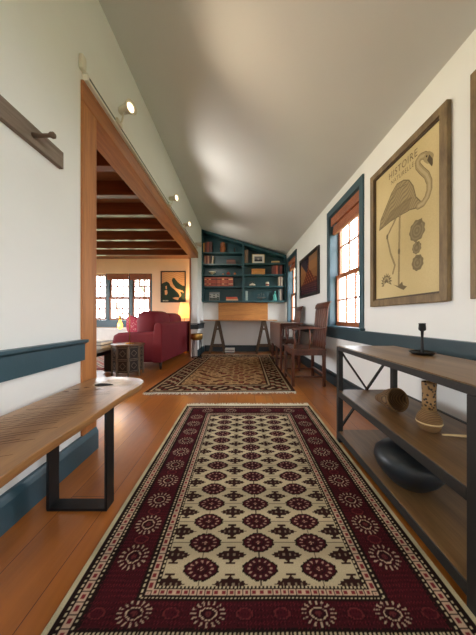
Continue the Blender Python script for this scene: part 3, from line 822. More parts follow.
def abbey_fn(S, Z):                                     # S: 3.95 near .. 5.115 far; a spired rock at dusk
    a = (5.10-S)/1.15; b = (Z-1.355)/.80                 # a 0 left(far) -> 1 right(near)
    img = np.empty(S.shape+(3,)); img[:] = (118, 84, 62)
    put(img, b > .28, (134, 92, 60)); put(img, b > .6, (142, 100, 66)); put(img, b > .8, (128, 94, 70))
    put(img, (b > .92-.9*a) & (a < .45), (58, 50, 56)); put(img, (b > 1.25-1.1*a) & (a < .5), (40, 36, 44))
    rock = [(.05, .3), (.2, .38), (.32, .5), (.40, .60), (.44, .64), (.47, .90), (.50, .64), (.6, .58), (.72, .44), (.95, .36), (1.0, .28), (0, .28)]
    k = inpoly(a, b, rock); put(img, k, (92, 48, 36)); put(img, k & (np.sin(a*60)*np.sin(b*50) > .5), (150, 92, 56))
    put(img, (b < .30), (70, 42, 44)); put(img, b < .2, (48, 34, 46))
    put(img, (b < .28) & (np.sin(b*130+a*9) > .7), (98, 62, 56))
    return img
p3 = thing('framed_picture', 'dark framed picture of a spired rock between the two right windows', 'picture', RW(4.53, 1.35))
m0, m1, n0, n1 = framed(p3, 3.95, 5.115, 1.352, 2.158, .055, .03, M['dark_print'], None)
pattern_grid('print', m0, m1, n0, n1, 120, 90, abbey_fn, plc, M['print'], p3)

# map picture in the sitting room
mp_ = thing('framed_map', 'map picture of a boot-shaped peninsula in orange and dark green above the sofa', 'picture', (-1.86, YB, 1.35))
def mx(px): return (px-CX)/F*(YB-.02)
def mz(py): return H+(CY-py)/F*(YB-.02)
MX0, MX1, MZ0, MZ1 = mx(160.6), mx(185.7), mz(302.4), mz(271.0)
def c3(pts): return [(mx(156+a/9.08), mz(260+b/9.08)) for a, b in pts]
def map_fn(X, Z):
    img = np.empty(X.shape+(3,)); img[:] = (48, 60, 50)
    main = c3([(40, 100), (270, 100), (270, 235), (240, 232), (215, 215), (195, 198), (180, 180), (165, 160), (148, 166), (143, 188), (154, 218), (174, 247), (192, 262), (216, 270), (242, 278), (252, 295), (240, 303), (228, 288), (217, 293), (229, 315), (223, 335), (209, 343), (213, 322), (200, 298), (175, 275), (150, 255), (130, 235), (118, 208), (95, 195), (70, 205), (40, 222)])
    for pl in (main, c3([(148, 345), (180, 337), (210, 340), (200, 364), (172, 356)]), c3([(79, 275), (100, 271), (105, 300), (95, 318), (80, 314)]), c3([(84, 238), (98, 233), (98, 262), (88, 266)])):
        put(img, inpoly(X, Z, pl), (206, 156, 110))
    k = inpoly(X, Z, main); put(img, k & (np.sin(Z*120+3*np.sin(X*20)) > .75), (176, 108, 58), .6)
    put(img, inpoly(X, Z, c3([(225, 290), (240, 290), (246, 300), (230, 304)])), (48, 60, 50))
    put(img, (X > mx(162.3)) & (X < mx(168.5)) & (Z > mz(301.3)) & (Z < mz(300.2)) & (np.sin(X*160) > -.4), (214, 198, 170))
    return img
mb = MB(); fw = .03
for x0, x1, a, b in ((MX0, MX0+fw, MZ0, MZ1), (MX1-fw, MX1, MZ0, MZ1), (MX0+fw, MX1-fw, MZ0, MZ0+fw), (MX0+fw, MX1-fw, MZ1-fw, MZ1)): mb.box(x0, x1, YB-.028, YB-.001, a, b)
part('picture_frame', mb, M['dark_print'], mp_, .003)
pattern_grid('print', MX0+fw, MX1-fw, MZ0+fw, MZ1-fw, 150, 190, map_fn, lambda X, Z: np.stack([X, np.full(X.shape, YB-.012), Z], -1), M['print'], mp_)

# ------------------------------------------------------------------ console shelf
cs = thing('console_shelf', 'three-tier console with dark metal frame and wooden shelves by the right wall', 'console', (.96, 1.29, 0))
a0, a1, b0, b1, zt = .735, 1.185, .742, 1.842, .73; pw = .036
for (x, y) in ((a0, b0), (a1-pw, b0), (a0, b1-pw), (a1-pw, b1-pw)):
    part('leg', MB().box(x, x+pw, y, y+pw, 0, zt-.03), M['iron'], cs, .002)
mb = MB()
mb.box(a0, a0+.03, b0, b1, zt-.03, zt-.001); mb.box(a1-.03, a1, b0, b1, zt-.03, zt-.001); mb.box(a0+.03, a1-.03, b0, b0+.03, zt-.03, zt-.001); mb.box(a0+.03, a1-.03, b1-.03, b1, zt-.03, zt-.001)
part('top_frame', mb, M['iron'], cs, .002)
part('top_board', MB().box(a0+.012, a1-.012, b0+.012, b1-.012, zt-.02, zt+.003), M['console_wood'], cs, .002)
for z in (.395, .085):
    part('shelf_board', MB().box(a0+.006, a1-.006, b0+.006, b1-.006, z-.02, z), M['console_wood'], cs, .002)
    mb = MB(); mb.box(a0, a0+.028, b0+pw, b1-pw, z-.045, z-.002); mb.box(a1-.02, a1, b0+pw, b1-pw, z-.045, z+.004); mb.box(a0+pw, a1-pw, b0+.002, b0+.024, z-.04, z-.021); mb.box(a0+pw, a1-pw, b1-.026, b1-.004, z-.04, z-.021)
    part('shelf_rail', mb, M['iron'], cs, .002)
for yb in (b1-.018, b0+.018):
    mb = MB(); lo_, hi_ = .10, zt-.03
    mb.bar((a0+.02, yb, hi_), (a1-.02, yb, lo_), .022, .010, (0, 1, 0)); mb.bar((a1-.02, yb+.0001, hi_), (a0+.02, yb+.0001, lo_), .022, .0098, (0, 1, 0))
    if yb > 1.5: part('cross_brace', mb, M['iron'], cs)

ch = thing('candle_holder', 'black iron candlestick with wide saucer standing on the console top', 'candle holder', (1.06, 1.396, .7335))
q = (1.06, 1.396, .7335)
part('saucer', MB().lathe([(0, 0), (.046, 0), (.062, .010), (.067, .018), (.064, .019), (.06, .011), (0, .009)], 36, q), M['black'], ch)
part('stem', MB().lathe([(.012, .009), (.008, .02), (.0065, .10), (.008, .135), (.013, .14)], 20, q), M['black'], ch)
part('cup', MB().lathe([(.006, .135), (.017, .142), (.019, .15), (.017, .178), (.019, .182), (.016, .183), (.013, .165), (0, .163)], 24, q), M['black'], ch)
wv = thing('woven_bottle', 'tan woven bottle-shaped vase standing on the console middle shelf', 'vase', (.925, 1.174, .3955))
q = (.925, 1.174, .3955)
part('body', MB().lathe([(.0, .0), (.036, 0), (.048, .018), (.053, .042), (.052, .06), (.046, .076), (.034, .092), (.030, .104)], 40, q), M['woven'], wv)
part('neck', MB().lathe([(.030, .104), (.0285, .14), (.0285, .19), (.031, .226), (.030, .236), (.027, .236), (.026, .19), (.026, .11)], 40, q), M['woven_lattice'], wv, label='open lattice neck')
part('waist_band', MB().lathe([(.0535, .038), (.0555, .041), (.0535, .045)], 40, q), M['bone'], wv)
# basket lying on its side, mouth to the viewer
d = Vector((.10, -.95, .25)).normalized(); mt = Matrix.Translation(Vector((.905, 1.43, .3955+.063))) @ d.to_track_quat('Z', 'Y').to_matrix().to_4x4()
bk = thing('woven_basket', 'brown woven cup basket lying on its side on the console middle shelf', 'basket', (.905, 1.46, .3955))
part('body', MB().lathe([(0, -.13), (.022, -.128), (.030, -.10), (.042, -.06), (.058, -.02), (.066, .02), (.064, .045), (.059, .046), (.056, .02), (.046, -.03), (.030, -.08), (0, -.10)], 36, mat=mt), M['basket'], bk)
tor = MB().tube([mt @ Vector((.0635*math.cos(t), .0635*math.sin(t), .046)) for t in np.linspace(0, 2*math.pi, 37)], .005, 8)
part('rim', tor, M['woven'], bk)
solo('bone_stick', MB().tube([(.94, 1.115, .402), (.99, 1.105, .403), (1.05, 1.098, .402), (1.058, 1.097, .402)], [.004, .0055, .006, .008], 10), M['bone'],
     'thin pale bone-coloured stick lying on the console middle shelf', 'stick')
bv = thing('black_vase', 'large squat glossy black vase on the console bottom shelf', 'vase', (.875, 1.245, .0855))
q = (.878, 1.245, .0855)
part('body', MB().lathe([(0, 0), (.065, 0), (.09, .012), (.128, .05), (.154, .09), (.163, .12), (.158, .148), (.13, .175), (.085, .192), (.05, .2), (.042, .204)], 48, q), M['vase'], bv)
part('neck', MB().lathe([(.042, .203), (.036, .212), (.040, .222), (.038, .224), (.030, .212), (.028, .19)], 32, q), M['vase'], bv)

# ------------------------------------------------------------------ armchairs
def chair(label):
    t = thing('armchair', label, 'chair', (0, 0, 0), 'mahogany armchairs on the right')
    cm = M['chair']                                     # faces -X; y+-0.30, x from -0.245 to 0.245
    part('seat', MB().prism([(-.25, -.30, 0), (.235, -.285, 0), (.235, .285, 0), (-.25, .30, 0)], (0, 0, .488), (0, 0, .52)), cm, t, .006)
    mb = MB().box(-.215, .2, -.275, -.255, .425, .488).box(-.215, .2, .255, .275, .425, .488).box(-.235, -.215, -.255, .255, .425, .488).box(.195, .215, -.255, .255, .425, .488)
    part('apron', mb, cm, t, .003)
    for x, y in ((-.225, -.27), (-.225, .27), (.205, -.265), (.205, .265)):
        part('leg', MB().bar((x, y, 0), (x, y, .488), .042, .042), cm, t, .004)
    for y in (-.265, .265): part('stretcher', MB().bar((-.21, y, .13), (.19, y, .13), .022, .028), cm, t, .003)
    part('stretcher', MB().bar((-.225, -.25, .09), (-.225, .25, .09), .03, .03), cm, t, .003)
    part('stretcher', MB().bar((.205, -.25, .16), (.205, .25, .16), .025, .025), cm, t, .003)
    # tall back of bowed slats curling outward at the top
    prof = [(.205, .50), (.212, .62), (.225, .76), (.238, .90), (.248, 1.03), (.262, 1.12), (.288, 1.168)]
    inner = [(x+.017, z-.002) for x, z in prof]
    for i in range(6):
        y0 = -.275+.55*i/6+.008; y1 = -.275+.55*(i+1)/6-.008
        poly = [(x, 0, z) for x, z in prof]+[(x, 0, z) for x, z in inner[::-1]]
        part('back_slat', MB().prism(poly, (0, y0, 0), (0, y1, 0), True), cm, t, .003)
    cr = [(.245, 1.09), (.262, 1.145), (.290, 1.178), (.315, 1.172), (.292, 1.158), (.272, 1.12), (.262, 1.085)]
    part('crest_rail', MB().prism([(x, 0, z) for x, z in cr], (0, -.285, 0), (0, .285, 0), True), cm, t, .004)
    part('back_rail', MB().box(.212, .228, -.275, .275, .57, .61), cm, t, .003)
    for y in (-.28, .28):
        sg = 1 if y > 0 else -1
        am = MB()
        pts = [(.22, y-.01*sg, .80), (.05, y, .805), (-.12, y, .80), (-.24, y, .785)]
        for p, q_ in zip(pts[:-1], pts[1:]): am.bar(p, q_, .046, .024, (0, 1, 0))
        arm = part('arm', am, cm, t, .003)
        part('arm_post', MB().tube([(-.205, y, .52), (-.195, y, .62), (-.215, y, .72), (-.205, y, .79)], .014, 10), cm, arm)
        part('arm_post', MB().tube([(.0, y, .52), (.01, y, .66), (.0, y, .795)], .011, 10), cm, arm)
    return t
c1 = chair('wooden slat-back armchair nearest the console, beside the near window')
c2 = dup(c1, (.925, 5.02, 0), 0, 'wooden slat-back armchair tucked under the drop-leaf table')
c1.location = (.935, 3.555, 0)

# drop-leaf table
dt = thing('drop_leaf_table', 'dark brown drop-leaf table between the two armchairs', 'table', (.85, 4.85, 0))
part('tabletop', MB().box(.685, 1.07, 4.14, 5.58, .828, .852), M['table'], dt, .005)
part('drop_leaf', MB().box(.668, .688, 4.15, 5.57, .40, .835), M['table'], dt, .004)
for x, y in ((.71, 4.25), (.71, 5.47), (1.03, 4.25), (1.03, 5.47)):
    part('leg', MB().lathe([(.016, 0), (.02, .05), (.024, .4), (.026, .828)], 12, (x, y, 0)), M['table'], dt)
for y in (4.25, 5.47): part('apron', MB().box(.72, 1.02, y-.01, y+.01, .745, .828), M['table'], dt, .002)

# ------------------------------------------------------------------ trestle table, board and papers at the far wall
tt = thing('trestle_table', 'thin-topped trestle table below the bookcase', 'table', (-.01, 6.42, 0))
part('tabletop', MB().box(-.985, .93, 6.16, 6.66, .868, .888), M['oak'], tt, .003)
for xc in (-.64, .60):
    tr = MB(); zt_ = .866
    for yy in (6.22, 6.60):
        tr.bar((xc-.015, yy, zt_), (xc-.20, yy, 0), .03, .045, (0, 1, 0)); tr.bar((xc+.015, yy, zt_), (xc+.20, yy, 0), .03, .045, (0, 1, 0))
        tr.bar((xc-.155, yy, .20), (xc+.155, yy, .20), .02, .035, (0, 1, 0)); tr.bar((xc-.06, yy, .64), (xc+.06, yy, .64), .02, .03, (0, 1, 0))
    tr.box(xc-.035, xc+.035, 6.2, 6.62, .835, .867)
    part('trestle', tr, M['trestle'], tt, .002)
solo('wooden_board', MB().box(-.645, .735, 6.635, 6.665, .889, 1.36), M['oak'], 'plain orange wooden board standing upright on the trestle table', 'board', bevel=.004)
pp = thing('paper_stack', 'low pile of pale papers on the floor under the trestle table', 'papers', (-.33, 6.45, 0))
for i in range(4): part('sheaf', MB().box(-.47+.01*i, -.2+.015*(i % 2), 6.35, 6.58, .0005+.03*i, .028+.03*i), M['paper'] if i % 2 else M['grey_stone'], pp, .002)

# ------------------------------------------------------------------ bookcase
BF = 6.42
def bx(px, Y=BF): return (px-CX)/F*Y
def bz(py, Y=BF): return H+(CY-py)/F*Y
bc = thing('bookcase', 'dark teal built-in bookcase with sloping top on the far wall', 'bookcase', (.07, 6.56, 1.38))
x0, x1, xm = bx(201.6), bx(286.3), bx(243.3); ztl, ztr = 3.315, 2.615
def ztop(x): return ztl+(x-x0)*(ztr-ztl)/(x1-x0)
tkk = .04
def vpan(name, a, b):
    mb = MB().prism([(a, 0, bz(301.6)), (b, 0, bz(301.6)), (b, 0, ztop(b)), (a, 0, ztop(a))], (0, BF, 0), (0, YB-.012, 0)); return part(name, mb, M['teal_dark'], bc, .002)
vpan('side_panel', x0, x0+tkk); vpan('side_panel', x1-tkk, x1); vpan('divider', xm-tkk*.7, xm+tkk*.7)
part('back_panel', MB().prism([(x0+.002, 0, bz(301.5)), (x1-.002, 0, bz(301.5)), (x1-.002, 0, ztop(x1)-.002), (x0+.002, 0, ztop(x0)-.002)], (0, YB-.012, 0), (0, YB-.001, 0)), M['teal_dark'], bc)
part('top_board', MB().prism([(x0+.001, 0, ztop(x0)-.06), (x1-.001, 0, ztop(x1)-.06), (x1-.001, 0, ztop(x1)+.012), (x0+.001, 0, ztop(x0)+.012)], (0, BF-.012, 0), (0, YB-.013, 0)), M['teal_dark'], bc, .002)
SL = {}
for bay, (a, b), lines in (('L', (x0+tkk, xm-tkk*.7), (252.7, 264.2, 275.2, 286.8)), ('R', (xm+tkk*.7, x1-tkk), (263.6, 274.8, 286.5))):
    for i, yy in enumerate(lines):
        z = bz(yy)+.018; SL[bay+str(i+1 if bay == 'L' else i+1)] = z
        part('shelf', MB().box(a, b, BF+.004, YB-.012, z-.036, z), M['teal_dark'], bc, .002)
zb = bz(301.2)+.02; SL['L5'] = zb; SL['R4'] = zb
part('bottom_board', MB().box(x0+tkk*.5, x1-tkk*.5, BF-.004, YB-.012, zb-.045, zb), M['teal_dark'], bc, .002)

ORD = ['first', 'second', 'third', 'fourth', 'fifth', 'sixth', 'seventh', 'eighth', 'ninth', 'tenth', 'eleventh', 'twelfth', 'thirteenth']
YI = 6.47
def ix(px): return bx(px, YI)
def book(px0, px1, shelf, hpx, c, label, group, lean=0.0, dep=.15, band=None):
    z = SL[shelf]+.0005; a, b = ix(px0)+.001, ix(px1)-.001; h = hpx/F*YI
    t = thing('book', label, 'book', ((a+b)/2, YI, z), group)
    mt = Matrix.Translation(((a+b)/2, 0, z)) @ Matrix.Rotation(lean, 4, 'Y') @ Matrix.Translation((-(a+b)/2, 0, -z))
    w = .003; y0, y1 = YI, YI+dep
    cov = MB().box(a, a+w, y0, y1, z, z+h, mt).box(b-w, b, y0, y1, z, z+h, mt).box(a, b, y0-.004, y0+.003, z, z+h, mt)
    part('cover', cov, book_mat(c), t)
    part('pages', MB().box(a+w, b-w, y0+.003, y1-.006, z+.004, z+h-.006, mt), M['paper'], t)
    if band:
        part('spine_bands', MB().box(a-.0005, b+.0005, y0-.0055, y0-.003, z+h*.72, z+h*.84, mt).box(a-.0005, b+.0005, y0-.0055, y0-.003, z+h*.22, z+h*.3, mt), book_mat(band), t)
G1 = 'books on the top shelf of the left bay'
for i, (a, b, h, c, d_) in enumerate(((202.9, 204.4, 9.6, (206, 132, 46), 'tan-orange'), (204.5, 206.9, 9.9, (70, 30, 24), 'dark brown'), (207.0, 209.2, 10.6, (112, 48, 36), 'reddish brown'), (209.3, 212.0, 10.8, (58, 28, 26), 'very dark brown'))):
    book(a, b, 'L1', h, c, d_+' book, %s from the left on the top left shelf' % ORD[i], G1)
G2 = 'leaning books on the second shelf of the left bay'
for i, (a, b, h, c, d_, le) in enumerate(((204.2, 205.7, 8.0, (122, 84, 60), 'tan', 0), (205.8, 207.4, 8.4, (88, 40, 32), 'brown-red', 0), (207.5, 209.0, 8.2, (142, 104, 78), 'light tan', 0), (209.1, 210.6, 8.3, (60, 36, 32), 'dark', 0), (211.4, 212.8, 8.0, (150, 130, 112), 'pale leaning', .12))):
    book(a, b, 'L2', h, c, d_+' book, %s from the left on the second left shelf' % ORD[i], G2, le)
G4 = 'matched leather volumes on the fourth shelf of the left bay'
for i in range(13):
    w_ = (233.0-204.3)/13; a = 204.3+w_*i
    book(a, a+w_, 'L4', 9.0+R.uniform(-.15, .15), R.choice([(128, 56, 42), (112, 48, 38), (140, 70, 50)]), 'leather volume of the matched red set, %s from the left' % ORD[i], G4, band=R.choice([(176, 138, 96), (66, 30, 26)]))
for i, (a, b, h, c) in enumerate(((244.6, 246.2, 13.0, (122, 92, 66)), (246.4, 248.2, 13.2, (92, 74, 60)))):
    book(a, b, 'R1', h, c, ('taller brown' if i else 'tan-spined')+' book beside the white-matted picture on the top right shelf', 'upright books at the top of the right bay')
for i, (a, b, h, c, d_) in enumerate(((272.0, 274.0, 8.6, (82, 46, 40), 'brown'), (274.1, 276.0, 9.0, (96, 40, 36), 'dull red'), (276.1, 277.8, 9.2, (150, 76, 56), 'russet'), (277.9, 280.0, 8.8, (58, 30, 32), 'near-black'), (280.1, 282.2, 9.2, (88, 38, 36), 'wine-red'))):
    book(a, b, 'R2', h, c, d_+' book, %s of five on the second right shelf' % ORD[i], 'five books beside the orange box')
for i, (a, b, h, c, d_) in enumerate(((278.7, 280.0, 9.4, (160, 140, 122), 'pale'), (280.1, 281.3, 9.6, (84, 60, 56), 'brown'), (281.4, 282.4, 9.6, (176, 158, 140), 'off-white'))):
    book(a, b, 'R3', h, c, d_+' book, %s of three at the right end of the third right shelf' % ORD[i], 'three books on the third right shelf')
for i, (a, b, h, c, d_) in enumerate(((245.6, 247.8, 9.6, (128, 142, 138), 'pale grey'), (278.6, 279.8, 11.0, (60, 84, 84), 'teal'), (279.9, 281.2, 11.4, (140, 124, 110), 'beige'), (281.3, 282.4, 11.2, (72, 60, 60), 'dark brown'))):
    book(a, b, 'R4', h, c, ('pale grey book alone at the left of the bottom right shelf' if i == 0 else d_+' book, %s from left beside the green figure, bottom right shelf' % ORD[i-1]), 'books on the bottom right shelf')
def flatbooks(px0, px1, shelf, cols, label, group):
    z = SL[shelf]+.0005
    for i, c in enumerate(cols):
        a, b = ix(px0+.3*(i % 2)), ix(px1-.4*i); h = .032
        t = thing('book', label % ['bottom', 'middle', 'top', 'topmost'][i if len(cols) > 2 else i*2], 'book', ((a+b)/2, YI, z), group)
        part('cover', MB().box(a, b, YI, YI+.15, z, z+.004).box(a, b, YI, YI+.15, z+h-.004, z+h).box(a, b, YI-.003, YI+.002, z, z+h), book_mat(c), t)
        part('pages', MB().box(a+.004, b-.004, YI+.002, YI+.146, z+.004, z+h-.004), M['paper'], t)
        z += h+.0006
flatbooks(226.0, 238.0, 'L5', [(176, 150, 118), (158, 72, 46), (150, 62, 44)], '%s book of the flat stack on the bottom left shelf', 'flat stack on the bottom left shelf')
flatbooks(226.5, 236.0, 'L2', [(84, 50, 40), (60, 38, 34), (104, 62, 50), (52, 32, 30)], '%s book of the flat dark stack on the second left shelf', 'flat stack on the second left shelf')
flatbooks(271.5, 280.0, 'R1', [(108, 82, 58), (170, 142, 96)], '%s book of the flat pair on the top right shelf', 'flat pair on the top right shelf')

# shelf ornaments
z = SL['L1']; q = (ix(222.5), 6.54, z)
fg = thing('carved_figure', 'carved brown wooden bust on the top left shelf', 'figure', q)
part('body', MB().lathe([(.075, 0), (.08, .02), (.07, .05), (.078, .13), (.06, .18), (.045, .195)], 20, q), M['carvedfig'], fg)
part('head', MB().puff((q[0], q[1], z+.245), (.068, .06, .065), .8), M['carvedfig'], fg)
q = (ix(234.5), 6.54, z); dg = thing('dark_figurine', 'small dark figurine in the shadow at the right of the top left shelf', 'figure', q)
part('base', MB().box(q[0]-.03, q[0]+.03, 6.51, 6.57, z, z+.02), M['sofa_leg'], dg, .003)
part('body', MB().lathe([(.018, .02), (.028, .05), (.018, .09), (.022, .12), (.008, .15), (0, .155)], 16, q), M['sofa_leg'], dg)
z = SL['L3']; q = (ix(212.0), 6.54, z)
bw = thing('footed_bowl', 'small cream footed bowl on the third left shelf', 'bowl', q)
part('foot', MB().lathe([(.045, 0), (.038, .012), (.018, .02), (.016, .04)], 24, q), M['porcelain'], bw)
part('bowl', MB().lathe([(.016, .04), (.05, .05), (.085, .075), (.1, .098), (.095, .099), (.07, .075), (0, .055)], 28, q), M['porcelain'], bw)
q = (ix(222.7), 6.53, z); solo('orange_pebble', MB().puff((q[0], q[1], z+.022), (.03, .03, .022), .9), M['orangeclay'], 'tiny orange lump left of the red bowl on the third left shelf', 'ornament')
q = (ix(228.3), 6.53, z); rb = thing('red_bowl', 'dark red lidded pot in the middle of the third left shelf', 'pot', q)
part('pot', MB().lathe([(.03, 0), (.055, .02), (.058, .045), (.045, .06)], 24, q), M['redclay'], rb); part('lid', MB().lathe([(.048, .06), (.04, .072), (.012, .082), (.01, .1), (0, .102)], 24, q), M['redclay'], rb)
q = (ix(235.0), 6.53, z); oj = thing('orange_jar', 'small orange jar at the right of the third left shelf', 'jar', q)
part('jar', MB().lathe([(.022, 0), (.034, .02), (.032, .05), (.02, .062)], 24, q), M['orangeclay'], oj); part('stopper', MB().lathe([(.014, .062), (.018, .07), (.012, .082), (0, .083)], 16, q), M['carvedfig'], oj)

def photo(px0, px1, py0, shelf, matw, label, fn, fm):
    z = SL[shelf]+.001; a, b = ix(px0), ix(px1); h = (H+(CY-py0)/F*YI)-z; y = 6.52
    t = thing('photo_frame', label, 'picture', ((a+b)/2, y, z)); fw = .014
    mb = MB().box(a, a+fw, y, y+.02, z, z+h).box(b-fw, b, y, y+.02, z, z+h).box(a+fw, b-fw, y, y+.02, z, z+fw).box(a+fw, b-fw, y, y+.02, z+h-fw, z+h)
    part('frame', mb, fm, t, .002)
    part('backing', MB().box(a+fw*.5, b-fw*.5, y+.01, y+.018, z+fw*.5, z+h-fw*.5), M['dark_print'], t)
    if matw: part('mat_board', MB().box(a+fw, b-fw, y+.006, y+.0095, z+fw, z+h-fw), M['paper'], t)
    pattern_grid('print', a+fw+matw, b-fw-matw, z+fw+matw, z+h-fw-matw, 50, 40, lambda X, Z: fn((X-a)/(b-a), (Z-z)/h), lambda X, Z: np.stack([X, np.full(X.shape, y+.005), Z], -1), M['print'], t)
    part('strut', MB().bar(((a+b)/2, y+.018, z+h*.6), ((a+b)/2, y+.08, z), .03, .005, (1, 0, 0)), fm, t)
def grey_photo(a, b):
    img = np.empty(a.shape+(3,)); img[:] = (176, 176, 168); put(img, b < .35, (96, 100, 92)); put(img, (np.sin(a*17)+np.sin(b*23+a*6)) > .9, (70, 74, 72)); put(img, b > .8, (140, 146, 146)); return img
def mat_photo(a, b):
    img = np.empty(a.shape+(3,)); img[:] = (120, 122, 124); put(img, b < .45, (66, 66, 70)); put(img, np.abs(a-.5)+np.abs(b-.5) < .12, (170, 166, 160)); return img
photo(208.9, 219.5, 292.0, 'L5', 0, 'grey landscape photo in a thin frame on the bottom left shelf', grey_photo, M['grey_stone'])
photo(252.2, 264.8, 253.6, 'R1', .05, 'cream-matted framed picture on the top right shelf', mat_photo, M['gilt'])
z = SL['R2']; a, b = ix(251.8), ix(265.0)
wb = thing('wooden_box', 'plain orange-tan wooden box on the second right shelf', 'box', ((a+b)/2, 6.55, z))
part('case', MB().box(a, b, 6.48, 6.62, z+.0005, z+.125), M['oak'], wb, .004); part('lid', MB().box(a-.003, b+.003, 6.477, 6.623, z+.127, z+.16), M['oak'], wb, .004)
z = SL['R3']; q = (ix(252.5), 6.54, z)
sh = thing('shell_ornament', 'white shell-like ornament on a dark stand on the third right shelf', 'ornament', q)
part('stand', MB().box(q[0]-.09, q[0]+.09, 6.50, 6.58, z+.0005, z+.02), M['dark_print'], sh, .003)
mb = MB()
for i in range(5): mb.puff((q[0]-.06+.03*i, 6.54, z+.04+.012*(2-abs(i-2))), (.024, .03, .022+.006*(2-abs(i-2))), .9, 12)
part('shell', mb, M['porcelain'], sh)
part('arch', MB().tube([(q[0]-.085, 6.56, z+.02), (q[0]-.07, 6.56, z+.10), (q[0]-.02, 6.56, z+.135), (q[0]+.05, 6.56, z+.12), (q[0]+.085, 6.56, z+.02)], .008, 8), M['pewter'], sh)
q = (ix(267.6), 6.54, z); jr = thing('striped_jar', 'small cream and brown jar on the third right shelf', 'jar', q)
part('jar', MB().lathe([(.035, 0), (.045, .015), (.046, .1), (.038, .118)], 24, q), M['porcelain'], jr); part('band', MB().lathe([(.0465, .03), (.048, .035), (.048, .06), (.0465, .065)], 24, q), M['redclay'], jr)
part('lid', MB().lathe([(.040, .118), (.04, .13), (.01, .138), (.008, .15), (0, .152)], 20, q), M['pewter'], jr)
z = SL['R4']; q = (ix(261.5), 6.54, z); sp = thing('model_ship', 'small dark pewter ship model on the bottom right shelf', 'model ship', q)
part('hull', MB().prism([(q[0]-.13, 0, z+.10), (q[0]+.14, 0, z+.105), (q[0]+.09, 0, z+.065), (q[0]-.09, 0, z+.062)], (0, 6.515, 0), (0, 6.565, 0)), M['pewter'], sp, .008)
mb = MB()
for dx, hh in ((-.07, .20), (0, .225), (.065, .205)): mb.tube([(q[0]+dx, 6.54, z+.09), (q[0]+dx, 6.54, z+hh)], .004, 8); mb.tube([(q[0]+dx-.035, 6.54, z+hh-.03), (q[0]+dx+.035, 6.54, z+hh-.03)], .003, 6); mb.tube([(q[0]+dx-.042, 6.54, z+hh-.07), (q[0]+dx+.042, 6.54, z+hh-.07)], .003, 6)
part('masts', mb, M['pewter'], sp)
part('stand', MB().lathe([(.045, 0), (.045, .012), (.012, .02), (.01, .066)], 16, q), M['sofa_leg'], sp)
q = (ix(275.3), 6.54, z); gf = thing('green_figurine', 'verdigris green seated figurine on the bottom right shelf', 'figure', q)
part('body', MB().lathe([(.06, 0), (.064, .02), (.052, .08), (.034, .16), (.026, .2)], 20, q), M['verdigris'], gf); part('head', MB().puff((q[0], 6.54, z+.232), (.026, .026, .034), .9, 14), M['verdigris'], gf)
part('raised_arm', MB().tube([(q[0]-.02, 6.53, z+.17), (q[0]-.06, 6.52, z+.13), (q[0]-.05, 6.51, z+.08)], .012, 8), M['verdigris'], gf)

# ------------------------------------------------------------------ brass stool by the stub wall
bs = thing('brass_stool', 'round brass-topped stool on black legs at the end of the left wall', 'stool', (-1.04, 5.58, 0))
q = (-1.045, 5.57, 0)
part('seat', MB().lathe([(0, .42), (.10, .425), (.135, .45), (.142, .49), (.142, .555), (.135, .572), (.10, .58), (0, .58)], 32, q), M['brass'], bs)
for k in range(4):
    a = math.pi/4+k*math.pi/2
    part('leg', MB().tube([(q[0]+.10*math.cos(a), q[1]+.10*math.sin(a), .44), (q[0]+.13*math.cos(a), q[1]+.13*math.sin(a), .2), (q[0]+.115*math.cos(a), q[1]+.115*math.sin(a), .01)], .009, 8), M['black'], bs)
part('ring', MB().tube([(q[0]+.115*math.cos(t), q[1]+.115*math.sin(t), .02) for t in np.linspace(0, 2*math.pi, 33)], .008, 8), M['black'], bs)

# ------------------------------------------------------------------ sofa
so = thing('sofa', 'red velvet two-seat sofa seen from behind through the opening', 'sofa', (-1.44, 4.30, 0))
ang = math.atan2(.15, 1.93)
SM = Matrix.Translation((-1.44, 4.30, 0)) @ Matrix.Rotation(-ang, 4, 'Z')          # local y along the back, local -x to the seat front
def sm(mb): mb.v = [tuple(SM @ Vector(v)) for v in mb.v]; return mb
sr = M['sofa']; SLn = 1.94
bkp = [(0, 0, .13), (0, 0, .80), (-.015, 0, .84), (-.06, 0, .862), (-.12, 0, .85), (-.15, 0, .80), (-.19, 0, .45), (-.19, 0, .13)]
part('back', sm(MB().prism(bkp, (0, 0.0, 0), (0, SLn, 0))), sr, so, .02)
part('base', sm(MB().box(-.92, -.15, .02, SLn-.02, .13, .36)), sr, so, .02)
for y0 in (0, SLn-.2):
    ap = [(-.12, 0, .13), (-.95, 0, .13), (-.96, 0, .50), (-.93, 0, .62), (-.85, 0, .665), (-.5, 0, .68), (-.12, 0, .70)]
    part('arm', sm(MB().prism(ap, (0, y0+.003, 0), (0, y0+.197, 0))), sr, so, .05)
for i in range(2):
    ya = .2+i*(SLn-.4)/2; yb_ = ya+(SLn-.4)/2
    part('seat_cushion', sm(MB().puff((-.58, (ya+yb_)/2, .43), (.40, (yb_-ya)/2, .085), .35, 28)), sr, so)
    part('back_cushion', sm(MB().puff((-.405, (ya+yb_)/2, .77-.01*i), (.235, (yb_-ya)/2+.005, .315-.02*i), .5, 28, Matrix.Identity(4))), sr, so)
for x, y in ((-.05, .06), (-.05, SLn-.06), (-.88, .06), (-.88, SLn-.06)):
    part('leg', sm(MB().lathe([(.02, 0), (.03, .13)], 12, (x, y, 0))), M['sofa_leg'], so)
pm = Matrix.Translation(SM @ Vector((-.76, .44, .78))) @ Matrix.Rotation(math.radians(62), 4, 'Z') @ Matrix.Rotation(math.radians(-12), 4, 'Y') @ Matrix.Rotation(math.radians(18), 4, 'X')
